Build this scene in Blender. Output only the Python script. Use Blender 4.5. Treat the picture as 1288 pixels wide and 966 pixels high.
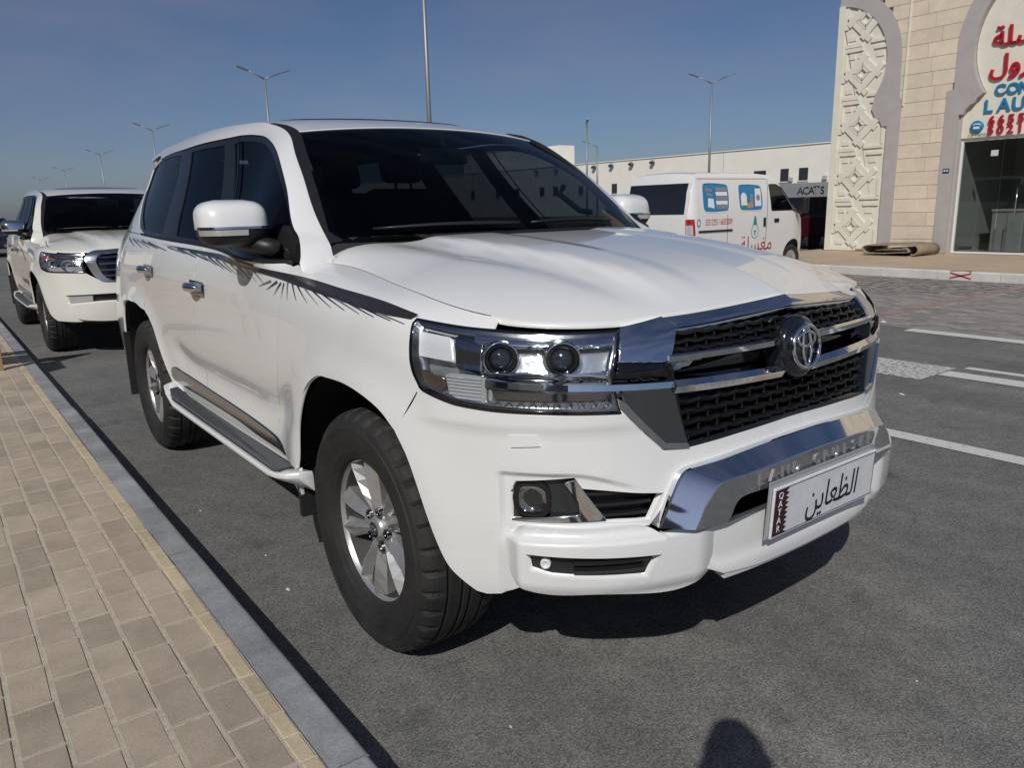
import bpy, bmesh, math, random
import numpy as np
from mathutils import Vector, Matrix
from mathutils.geometry import delaunay_2d_cdt
random.seed(7); rng = np.random.default_rng(7)
for o in list(bpy.data.objects): bpy.data.objects.remove(o, do_unlink=True)
SC = bpy.context.scene; COL = SC.collection
# ---------------------------------------------------------------- camera
cam_d = bpy.data.cameras.new('camera'); cam = bpy.data.objects.new('camera', cam_d); COL.objects.link(cam); SC.camera = cam
CAM = Vector((2.1166, -1.9318, 1.4028)); YAW, PIT, ROL = 2.4963, .2268, -.0254
fw = Vector((math.cos(YAW)*math.cos(PIT), math.sin(YAW)*math.cos(PIT), -math.sin(PIT)))
rt = fw.cross(Vector((0, 0, 1))).normalized(); up = rt.cross(fw)
r2 = rt*math.cos(ROL)+up*math.sin(ROL); u2 = up*math.cos(ROL)-rt*math.sin(ROL)
cam.matrix_world = Matrix(((r2.x, u2.x, -fw.x, CAM.x), (r2.y, u2.y, -fw.y, CAM.y), (r2.z, u2.z, -fw.z, CAM.z), (0, 0, 0, 1)))
cam_d.sensor_fit = 'HORIZONTAL'; cam_d.sensor_width = 36; cam_d.lens = 962.5272/1288*36
cam_d.clip_start = .05; cam_d.clip_end = 5000
# ---------------------------------------------------------------- sky and sun
LIGHT = Vector((-.75, .93, -1.0)).normalized()
ELEV = math.asin(-LIGHT.z); AZ = math.atan2(-LIGHT.y, -LIGHT.x)
w = bpy.data.worlds.new('World'); SC.world = w; w.use_nodes = True
nt = w.node_tree; nt.nodes.clear()
out = nt.nodes.new('ShaderNodeOutputWorld'); bg = nt.nodes.new('ShaderNodeBackground'); sky = nt.nodes.new('ShaderNodeTexSky')
sky.sky_type = 'NISHITA'; sky.sun_disc = False; sky.sun_elevation = ELEV; sky.sun_rotation = math.pi/2-AZ
sky.altitude = 0; sky.air_density = .8; sky.dust_density = 1.0; sky.ozone_density = 6.0
# thin high cirrus veils drawn out in long streaks
tc = nt.nodes.new('ShaderNodeTexCoord'); mp = nt.nodes.new('ShaderNodeMapping'); mp.inputs['Scale'].default_value = (1.2, 2.6, 9.0); mp.inputs['Rotation'].default_value = (.12, .1, .5)
nz = nt.nodes.new('ShaderNodeTexNoise'); nz.inputs['Scale'].default_value = 1.6; nz.inputs['Detail'].default_value = 7; nz.inputs['Roughness'].default_value = .55
rp = nt.nodes.new('ShaderNodeValToRGB'); rp.color_ramp.elements[0].position = .38; rp.color_ramp.elements[1].position = .85; rp.color_ramp.elements[1].color = (.30, .30, .30, 1)
mx = nt.nodes.new('ShaderNodeMixRGB'); mx.inputs['Color2'].default_value = (5.2, 4.9, 6.2, 1)
nt.links.new(tc.outputs['Generated'], mp.inputs['Vector']); nt.links.new(mp.outputs['Vector'], nz.inputs['Vector'])
nt.links.new(nz.outputs['Fac'], rp.inputs['Fac']); nt.links.new(rp.outputs['Color'], mx.inputs['Fac'])
tn = nt.nodes.new('ShaderNodeMixRGB'); tn.blend_type = 'MULTIPLY'; tn.inputs['Fac'].default_value = 1; tn.inputs['Color2'].default_value = (1.03, .965, .965, 1)     # dusty desert air
nt.links.new(sky.outputs['Color'], tn.inputs['Color1']); nt.links.new(tn.outputs['Color'], mx.inputs['Color1']); nt.links.new(mx.outputs['Color'], bg.inputs['Color'])
bg.inputs['Strength'].default_value = .055
nt.links.new(bg.outputs['Background'], out.inputs['Surface'])
sun_d = bpy.data.lights.new('sun', 'SUN'); sun_d.energy = 3.0; sun_d.angle = math.radians(.53); sun_d.color = (1, .97, .925)
sun = bpy.data.objects.new('sun', sun_d); COL.objects.link(sun); sun.rotation_euler = LIGHT.to_track_quat('-Z', 'Y').to_euler(); sun.location = (10, -12, 30)
SC.view_settings.view_transform = 'Standard'; SC.view_settings.look = 'None'; SC.view_settings.gamma = 1; SC.view_settings.exposure = 0.0
SC.render.engine = 'CYCLES'

# ---------------------------------------------------------------- materials
MATS = {}
def mat(name, col, rough=.5, metal=0, coat=0, coat_rough=.03, noise=0, nscale=20, bump=0, bscale=200, bdist=.002, spec=.5, rvar=0, coords='Object', emit=0):
    if name in MATS: return MATS[name]
    m = bpy.data.materials.new(name); m.use_nodes = True; t = m.node_tree; b = t.nodes['Principled BSDF']
    b.inputs['Base Color'].default_value = (*col, 1); b.inputs['Roughness'].default_value = rough; b.inputs['Metallic'].default_value = metal
    b.inputs['Coat Weight'].default_value = coat; b.inputs['Coat Roughness'].default_value = coat_rough; b.inputs['Specular IOR Level'].default_value = spec
    if emit: b.inputs['Emission Color'].default_value = (*col, 1); b.inputs['Emission Strength'].default_value = emit
    if noise or rvar or bump:
        c = t.nodes.new('ShaderNodeTexCoord')
    if noise or rvar:
        n = t.nodes.new('ShaderNodeTexNoise'); n.inputs['Scale'].default_value = nscale; n.inputs['Detail'].default_value = 6; n.inputs['Roughness'].default_value = .6
        t.links.new(c.outputs[coords], n.inputs['Vector'])
        if noise:
            r = t.nodes.new('ShaderNodeValToRGB'); r.color_ramp.elements[0].position = .3; r.color_ramp.elements[1].position = .7
            r.color_ramp.elements[0].color = (*[max(0, k*(1-noise)) for k in col], 1); r.color_ramp.elements[1].color = (*[min(1, k*(1+noise)) for k in col], 1)
            t.links.new(n.outputs['Fac'], r.inputs['Fac']); t.links.new(r.outputs['Color'], b.inputs['Base Color'])
        if rvar:
            q = t.nodes.new('ShaderNodeMapRange'); q.inputs['To Min'].default_value = max(0, rough-rvar); q.inputs['To Max'].default_value = min(1, rough+rvar)
            t.links.new(n.outputs['Fac'], q.inputs['Value']); t.links.new(q.outputs['Result'], b.inputs['Roughness'])
    if bump:
        n2 = t.nodes.new('ShaderNodeTexNoise'); n2.inputs['Scale'].default_value = bscale; n2.inputs['Detail'].default_value = 4
        bp = t.nodes.new('ShaderNodeBump'); bp.inputs['Strength'].default_value = bump; bp.inputs['Distance'].default_value = bdist
        t.links.new(c.outputs[coords], n2.inputs['Vector']); t.links.new(n2.outputs['Fac'], bp.inputs['Height']); t.links.new(bp.outputs['Normal'], b.inputs['Normal'])
    MATS[name] = m; return m
def glass_mat(name, tint, refl=1.0, rough=0.0, ior=1.5):
    m = bpy.data.materials.new(name); m.use_nodes = True; t = m.node_tree; t.nodes.clear()
    o = t.nodes.new('ShaderNodeOutputMaterial'); a = t.nodes.new('ShaderNodeBsdfTransparent'); a.inputs['Color'].default_value = (*tint, 1)
    g = t.nodes.new('ShaderNodeBsdfGlossy'); g.inputs['Roughness'].default_value = rough; g.inputs['Color'].default_value = (refl, refl, refl, 1)
    f = t.nodes.new('ShaderNodeFresnel'); q = t.nodes.new('ShaderNodeMapRange'); q.inputs['To Min'].default_value = ior; q.inputs['To Max'].default_value = 1/ior; gm = t.nodes.new('ShaderNodeNewGeometry')
    t.links.new(gm.outputs['Backfacing'], q.inputs['Value']); t.links.new(q.outputs[0], f.inputs['IOR'])     # the thin sheet mirrors alike from both sides
    x = t.nodes.new('ShaderNodeMixShader')
    t.links.new(f.outputs[0], x.inputs[0]); t.links.new(a.outputs[0], x.inputs[1]); t.links.new(g.outputs[0], x.inputs[2]); t.links.new(x.outputs[0], o.inputs[0])
    MATS[name] = m; return m

# ---------------------------------------------------------------- object helpers
def link(o, parent=None):
    COL.objects.link(o)
    if parent is not None: o.parent = parent
    return o
def tag(o, label=None, cat=None, group=None, kind=None):
    for k, v in (('label', label), ('category', cat), ('group', group), ('kind', kind)):
        if v: o[k] = v
    return o
def thing(name, label, cat, loc=(0, 0, 0), rz=0, group=None):
    o = bpy.data.objects.new(name, None); o.empty_display_size = .3; o.location = loc; o.rotation_euler = (0, 0, rz)
    link(o); return tag(o, label, cat, group)
def mesh(name, V, F, m=None, normals=None, smooth=False):
    me = bpy.data.meshes.new(name); me.from_pydata([tuple(map(float, v)) for v in V], [], [tuple(map(int, f)) for f in F]); me.validate(clean_customdata=False)
    if m is not None:
        for k in (m if isinstance(m, (list, tuple)) else [m]): me.materials.append(k)
    if smooth or normals is not None: me.shade_smooth()
    if normals is not None and len(me.vertices) == len(normals): me.normals_split_custom_set_from_vertices([tuple(map(float, n)) for n in normals])
    me.update(); return me
def put(name, me, parent=None, loc=None, rot=None):
    o = bpy.data.objects.new(name, me); link(o, parent)
    if loc is not None: o.location = loc
    if rot is not None: o.rotation_euler = rot
    return o
def copy_tree(o, parent=None):
    c = o.copy(); COL.objects.link(c); c.parent = parent
    for ch in list(o.children): copy_tree(ch, c)
    return c
class MB:
    """collects polygons for one mesh"""
    def __init__(s): s.V = []; s.F = []; s.S = []
    def add(s, V, F, smooth=False):
        n = len(s.V); s.V += [tuple(map(float, v)) for v in V]; s.F += [tuple(i+n for i in f) for f in F]; s.S += [smooth]*len(F); return s
    def box(s, x0, x1, y0, y1, z0, z1, bev=0):
        if bev:
            bm = bmesh.new(); bmesh.ops.create_cube(bm, size=1)
            for v in bm.verts: v.co = Vector(((x0+x1)/2+v.co.x*(x1-x0), (y0+y1)/2+v.co.y*(y1-y0), (z0+z1)/2+v.co.z*(z1-z0)))
            bmesh.ops.bevel(bm, geom=bm.edges[:]+bm.verts[:], offset=bev, segments=2, affect='EDGES', profile=.5)
            bm.verts.index_update(); s.add([v.co for v in bm.verts], [[v.index for v in f.verts] for f in bm.faces]); bm.free(); return s
        V = [(x, y, z) for x in (x0, x1) for y in (y0, y1) for z in (z0, z1)]
        return s.add(V, [(0, 1, 3, 2), (4, 6, 7, 5), (0, 4, 5, 1), (2, 3, 7, 6), (0, 2, 6, 4), (1, 5, 7, 3)])
    def prism(s, poly, axis, a, b):
        """polygon in the plane normal to axis ('x': (y,z), 'y': (x,z), 'z': (x,y)), extruded from a to b"""
        f = {'x': lambda p, t: (t, p[0], p[1]), 'y': lambda p, t: (p[0], t, p[1]), 'z': lambda p, t: (p[0], p[1], t)}[axis]
        n = len(poly); V = [f(p, a) for p in poly]+[f(p, b) for p in poly]
        ar = sum(poly[i][0]*poly[(i+1) % n][1]-poly[(i+1) % n][0]*poly[i][1] for i in range(n))
        fl = (ar > 0) ^ (axis == 'y') ^ (b < a)
        F = [tuple(range(n))[::-1] if fl else tuple(range(n)), tuple(range(n, 2*n)) if fl else tuple(range(n, 2*n))[::-1]]
        for i in range(n):
            j = (i+1) % n; q = (i, j, j+n, i+n); F.append(q if fl else q[::-1])
        return s.add(V, F)
    def tube(s, pts, r, n=8, caps=True, smooth=True, up=(0, 0, 1)):
        pts = [Vector(p) for p in pts]; rr = r if isinstance(r, (list, tuple)) else [r]*len(pts); V = []
        for i, p in enumerate(pts):
            d = (pts[min(i+1, len(pts)-1)]-pts[max(i-1, 0)]).normalized(); u = Vector(up)
            if abs(d.dot(u)) > .95: u = Vector((1, 0, 0))
            a = d.cross(u).normalized(); b = a.cross(d)
            V += [p+a*math.cos(2*math.pi*k/n)*rr[i]+b*math.sin(2*math.pi*k/n)*rr[i] for k in range(n)]
        F = [(i*n+k, i*n+(k+1) % n, (i+1)*n+(k+1) % n, (i+1)*n+k) for i in range(len(pts)-1) for k in range(n)]
        s.add(V, F, smooth)
        if caps: m = len(s.V)-len(V); s.F += [tuple(m+k for k in range(n))[::-1], tuple(m+len(V)-n+k for k in range(n))]; s.S += [False]*2
        return s
    def lathe(s, prof, n=48, axis='y', center=(0, 0, 0), smooth=True, close=False):
        """prof: (radius, along) pairs"""
        V = []; c = center
        for r, h in prof:
            for k in range(n):
                t = 2*math.pi*k/n; a, b = r*math.cos(t), r*math.sin(t)
                V.append({'y': (c[0]+a, c[1]+h, c[2]+b), 'z': (c[0]+a, c[1]+b, c[2]+h), 'x': (c[0]+h, c[1]+a, c[2]+b)}[axis])
        F = [(i*n+k, i*n+(k+1) % n, (i+1)*n+(k+1) % n, (i+1)*n+k) for i in range(len(prof)-1) for k in range(n)]
        return s.add(V, F, smooth)
    def xform(s, M):
        s.V = [tuple(M @ Vector(v)) for v in s.V]; return s
    def mesh(s, name, m):
        me = bpy.data.meshes.new(name); me.from_pydata(s.V, [], s.F); me.validate()
        if m is not None: me.materials.append(m)
        if len(me.polygons) == len(s.S): me.polygons.foreach_set('use_smooth', s.S)
        bm = bmesh.new(); bm.from_mesh(me); bmesh.ops.recalc_face_normals(bm, faces=bm.faces); bm.to_mesh(me); bm.free()
        me.update(); return me
    def obj(s, name, m, parent=None, **k): return put(name, s.mesh(name, m), parent, **k)
def text_mesh(name, txt, size, m, depth=.002, align='CENTER', shear=0, bold=0):
    c = bpy.data.curves.new('t', 'FONT'); c.body = txt; c.size = size; c.extrude = depth; c.align_x = align; c.align_y = 'CENTER'; c.shear = shear; c.offset = bold; c.resolution_u = 3
    o = bpy.data.objects.new('t', c); COL.objects.link(o); dg = bpy.context.evaluated_depsgraph_get()
    me = bpy.data.meshes.new_from_object(o.evaluated_get(dg)); bpy.data.objects.remove(o, do_unlink=True); bpy.data.curves.remove(c)
    me.name = name; me.materials.clear(); me.materials.append(m); me.shade_flat(); return me
def rot_from(xa, ya, za, loc):
    return Matrix(((xa[0], ya[0], za[0], loc[0]), (xa[1], ya[1], za[1], loc[1]), (xa[2], ya[2], za[2], loc[2]), (0, 0, 0, 1)))
# ---------------------------------------------------------------- SUV master surfaces (car frame: x forward from front axle, right side y<0)
def spline(xk, yk):
    xk = np.asarray(xk, float); yk = np.asarray(yk, float)
    n = len(xk); h = np.diff(xk); sh = yk.shape; Y = yk.reshape(n, -1)
    A = np.zeros((n, n)); R = np.zeros_like(Y); A[0, 0] = A[-1, -1] = 1
    for i in range(1, n-1):
        A[i, i-1] = h[i-1]; A[i, i] = 2*(h[i-1]+h[i]); A[i, i+1] = h[i]
        R[i] = 6*((Y[i+1]-Y[i])/h[i]-(Y[i]-Y[i-1])/h[i-1])
    M = np.linalg.solve(A, R)
    def f(x):
        x = np.atleast_1d(np.asarray(x, float)); x = np.clip(x, xk[0], xk[-1])
        i = np.clip(np.searchsorted(xk, x)-1, 0, n-2)
        a = ((xk[i+1]-x)/h[i])[:, None]; b = 1-a; hh = h[i][:, None]**2/6
        r = a*Y[i]+b*Y[i+1]+((a**3-a)*M[i]+(b**3-b)*M[i+1])*hh
        return r.reshape((len(x),)+sh[1:])
    return f
def smooth(a, b, x):
    t = np.clip((x-a)/(b-a), 0, 1); return t*t*(3-2*t)
VK = [.30, .40, .50, .60, .70, .80, .90, 1.00, 1.08, 1.16, 1.20, 1.235]
SK = [-4.0, -3.5, -2.85, -2.0, -1.2, -.6, -.37, 0, .3, .55, 1.0, 1.508]
_zt = [(1.10, 1.19, 1.25, 1.31), (1.10, 1.19, 1.25, 1.315), (1.10, 1.19, 1.25, 1.305), (1.10, 1.18, 1.235, 1.282),
       (1.09, 1.17, 1.215, 1.252), (1.08, 1.16, 1.20, 1.232), (1.08, 1.155, 1.198, 1.233), (1.06, 1.13, 1.168, 1.200),
       (1.045, 1.11, 1.145, 1.172), (1.025, 1.08, 1.11, 1.135), (1.015, 1.065, 1.095, 1.121), (1.03, 1.085, 1.118, 1.146)]
_ZT = spline(SK, [VK[:8]+list(r) for r in _zt])
_yt = [(.85, .86, .87, .875, .88, .875, .865, .855, .84, .81, .78, .735), (.905, .918, .928, .933, .937, .938, .934, .926, .912, .89, .868, .832),
       (.92, .935, .945, .952, .957, .960, .960, .956, .948, .934, .920, .898), (.92, .935, .943, .945, .952, .962, .968, .968, .963, .952, .942, .926),
       (.92, .935, .943, .944, .951, .962, .969, .969, .964, .953, .943, .928), (.92, .937, .945, .948, .956, .965, .970, .970, .965, .953, .944, .928),
       (.92, .94, .947, .952, .958, .966, .97, .97, .964, .948, .915, .825), (.92, .94, .948, .955, .960, .966, .969, .967, .96, .935, .895, .815)]
_YT = spline(SK[:8], _yt)
_A = [.90, .92, .93, .93, .918, .905, .898, .897]
_P = [3.0, 3.0, 3.0, 3.0, 3.0, 3.0, 3.0, 3.0]
_D = spline([0, .3, .55, 1.0, 1.508], [(0.,)*8+(.007, .032, .072, .152), (0.,)*8+(.007, .03, .065, .12), (0.,)*8+(.010, .034, .062, .092), (0.,)*8+(.008, .028, .050, .075), (0.,)*8+(.006, .019, .031, .048)])
_BASIS = spline(VK, np.eye(12))
def S_body(s, v):
    s = np.atleast_1d(np.asarray(s, float)); v = np.atleast_1d(np.asarray(v, float))
    s0 = s; mir = s > 1.50796; s = np.where(mir, 3.01593-s, s)     # past the nose the left half mirrors the right
    B = _BASIS(v)
    z = (B*_ZT(s)).sum(1)
    side = s <= 0
    yr = _YT(np.minimum(s, 0)); y_side = (B*yr).sum(1)
    b = (_BASIS(np.minimum(v, 1.0))*_YT(np.zeros_like(s))).sum(1)
    Ak = np.array(_A+[.897]*4); Pk = np.array(_P+[3.0]*4)
    Bc = _BASIS(np.minimum(v, 1.0)); a = Bc@Ak; p = Bc@Pk
    b = np.where(v > 1.0, .967, b); a = np.where(v > 1.0, .897, a); p = np.where(v > 1.0, 3.0, p)
    phi = np.pi/2-np.maximum(s, 0)/.96
    c, sn = np.cos(phi), np.maximum(np.sin(phi), 0)
    R = 1/(np.maximum(c/a, 1e-9)**p+(sn/b)**p)**(1/p)
    R = R-np.where(v > 1.0, (B*_D(np.maximum(s, 0))).sum(1), 0)
    x = np.where(side, s, R*c); yo = np.where(side, y_side, R*sn)
    # wheel arch flares
    for wx, amp in ((-.02, .030), (-2.87, .034)):
        d = np.hypot(x-wx, (z-.42)*1.0)
        bump = amp*np.exp(-((d-.47)/.12)**2)*smooth(1.06, .85, z)*smooth(.33, .42, d)
        if wx > -1: bump = bump*smooth(.9, .35, np.maximum(s, 0))
        yo = yo+bump
    # sculpted door bottoms: a shallow concave scoop above the sill, ending in kicks before each arch
    sc = smooth(-2.25, -2.0, x)*smooth(-.38, -.62, x)
    yo = yo-.016*sc*np.exp(-((z-.66-.06*smooth(-.9, -.4, x)-.05*smooth(-1.7, -2.2, x))/.07)**2)*(side)
    return np.stack([x, np.where(mir, yo, -yo), z], 1)
_ZD = spline([-4.05, -3.6, -3.0, -2.2, -1.6, -1.07, -.45], [1.73, 1.765, 1.805, 1.825, 1.812, 1.80, 1.80])
_GI = spline([0, .08, .2, .35, .45, .52, .58], [0, .030, .085, .150, .186, .213, .255])
def S_glass(x, v):
    x = np.atleast_1d(np.asarray(x, float)); v = np.atleast_1d(np.asarray(v, float))
    base = S_body(x, np.full_like(x, 1.235)); xb = np.minimum(x, -.55); base2 = S_body(xb, np.full_like(x, 1.235))
    zb = base2[:, 2]; k = (_ZD(x)-zb)/.58
    front = .040*smooth(-1.75, -.75, x)*smooth(0, .28, v-1.235)*smooth(.60, .50, v-1.235)     # cabin narrows towards the windscreen
    return np.stack([x, base2[:, 1]+_GI(v-1.235)+front, zb+(v-1.235)*k], 1)
# bonnet: a plain crowned sheet that rolls down to the shut line all round
_hs = np.linspace(-.375, 1.508, 120); _hb = S_body(_hs, np.full(120, 1.235)); _hang = np.arctan2(-_hb[:, 1], _hb[:, 0]+.375); _hrad = np.hypot(-_hb[:, 1], _hb[:, 0]+.375)
_ho = np.argsort(_hang); _hang, _hrad, _hz = _hang[_ho], _hrad[_ho], _hb[_ho, 2]
_HC = spline([-.6, -.2, .2, .5, .7, .88], [1.322, 1.304, 1.276, 1.246, 1.218, 1.186])
def _htop(x, y): return _HC(x)-.034*y*y
def S_hood(x, y):
    x = np.atleast_1d(np.asarray(x, float)); y = np.atleast_1d(np.asarray(y, float)); ay = np.abs(y)
    rear = x < -.375; an = np.arctan2(ay, x+.375); R = np.interp(an, _hang, _hrad); ze = np.interp(an, _hang, _hz)
    rho = np.where(rear, ay/.823, np.hypot(ay, x+.375)/R); ze = np.where(rear, _hz[-1], ze)
    bx = np.where(rear, x, -.375+R*np.cos(an)); by = np.where(rear, .823, R*np.sin(an))
    n = 4.2+7*smooth(.1, -.38, x)+1.8*smooth(.75, .2, an)
    drop = _htop(bx, by)-ze
    z = _htop(x, y)-drop*np.clip(rho, 0, 1.3)**n
    yr = .50-.12*smooth(-.35, .75, x); fade = smooth(1.0, .80, rho)*smooth(-.45, -.2, x)
    z = z+.014*smooth(yr+.032, yr-.032, ay)*fade-.009*np.exp(-((ay-yr-.085)/.05)**2)*fade
    z = z-.007*smooth(.27, .20, ay)*fade
    return np.stack([x, y, z], 1)
# windshield: u = -1..1 across (right to left), w = 0 bottom .. 1 top
def S_screen(u, w):
    u = np.atleast_1d(np.asarray(u, float)); w = np.atleast_1d(np.asarray(w, float))
    yb, yt = .776, .628
    xb = -.195-.263*np.abs(u)**2.2; xt = -.985-.088*np.abs(u)**2.2
    zb = 1.300-.006*u*u; zt = 1.758-.029*np.abs(u)**2.2
    y = u*(yb+(yt-yb)*w)
    x = xb+(xt-xb)*w; z = zb+(zt-zb)*w
    bul = .035*4*w*(1-w)
    return np.stack([x+bul*.5, y, z+bul*.85], 1)
# curve along the roof ditch and the windscreen edge (right side)
_DC = spline([0, .25, .5, .75, 1, 1.2, 1.4, 1.8, 2.3, 2.8, 3.1],
             [(-.448, .785, 1.290), (-.608, .768, 1.409), (-.757, .735, 1.532), (-.908, .700, 1.640), (-1.078, .658, 1.733), (-1.30, .655, 1.785),
              (-1.60, .650, 1.812), (-2.2, .650, 1.829), (-3.0, .640, 1.812), (-3.60, .62, 1.772), (-4.0, .59, 1.715)])
def S_roof(x, y):
    x = np.atleast_1d(np.asarray(x, float)); y = np.atleast_1d(np.asarray(y, float))
    zc = spline([-4.1, -3.6, -3.0, -2.2, -1.6, -1.3, -1.1, -.95], [1.76, 1.815, 1.85, 1.868, 1.852, 1.825, 1.790, 1.752])(x)
    ze = spline([-4.1, -3.6, -3.0, -2.2, -1.6, -1.3, -1.085, -.95], [1.70, 1.772, 1.812, 1.829, 1.812, 1.785, 1.733, 1.70])(x)
    return np.stack([x, y, zc-(zc-ze)*(np.abs(y)/.645)**2.2], 1)
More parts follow.
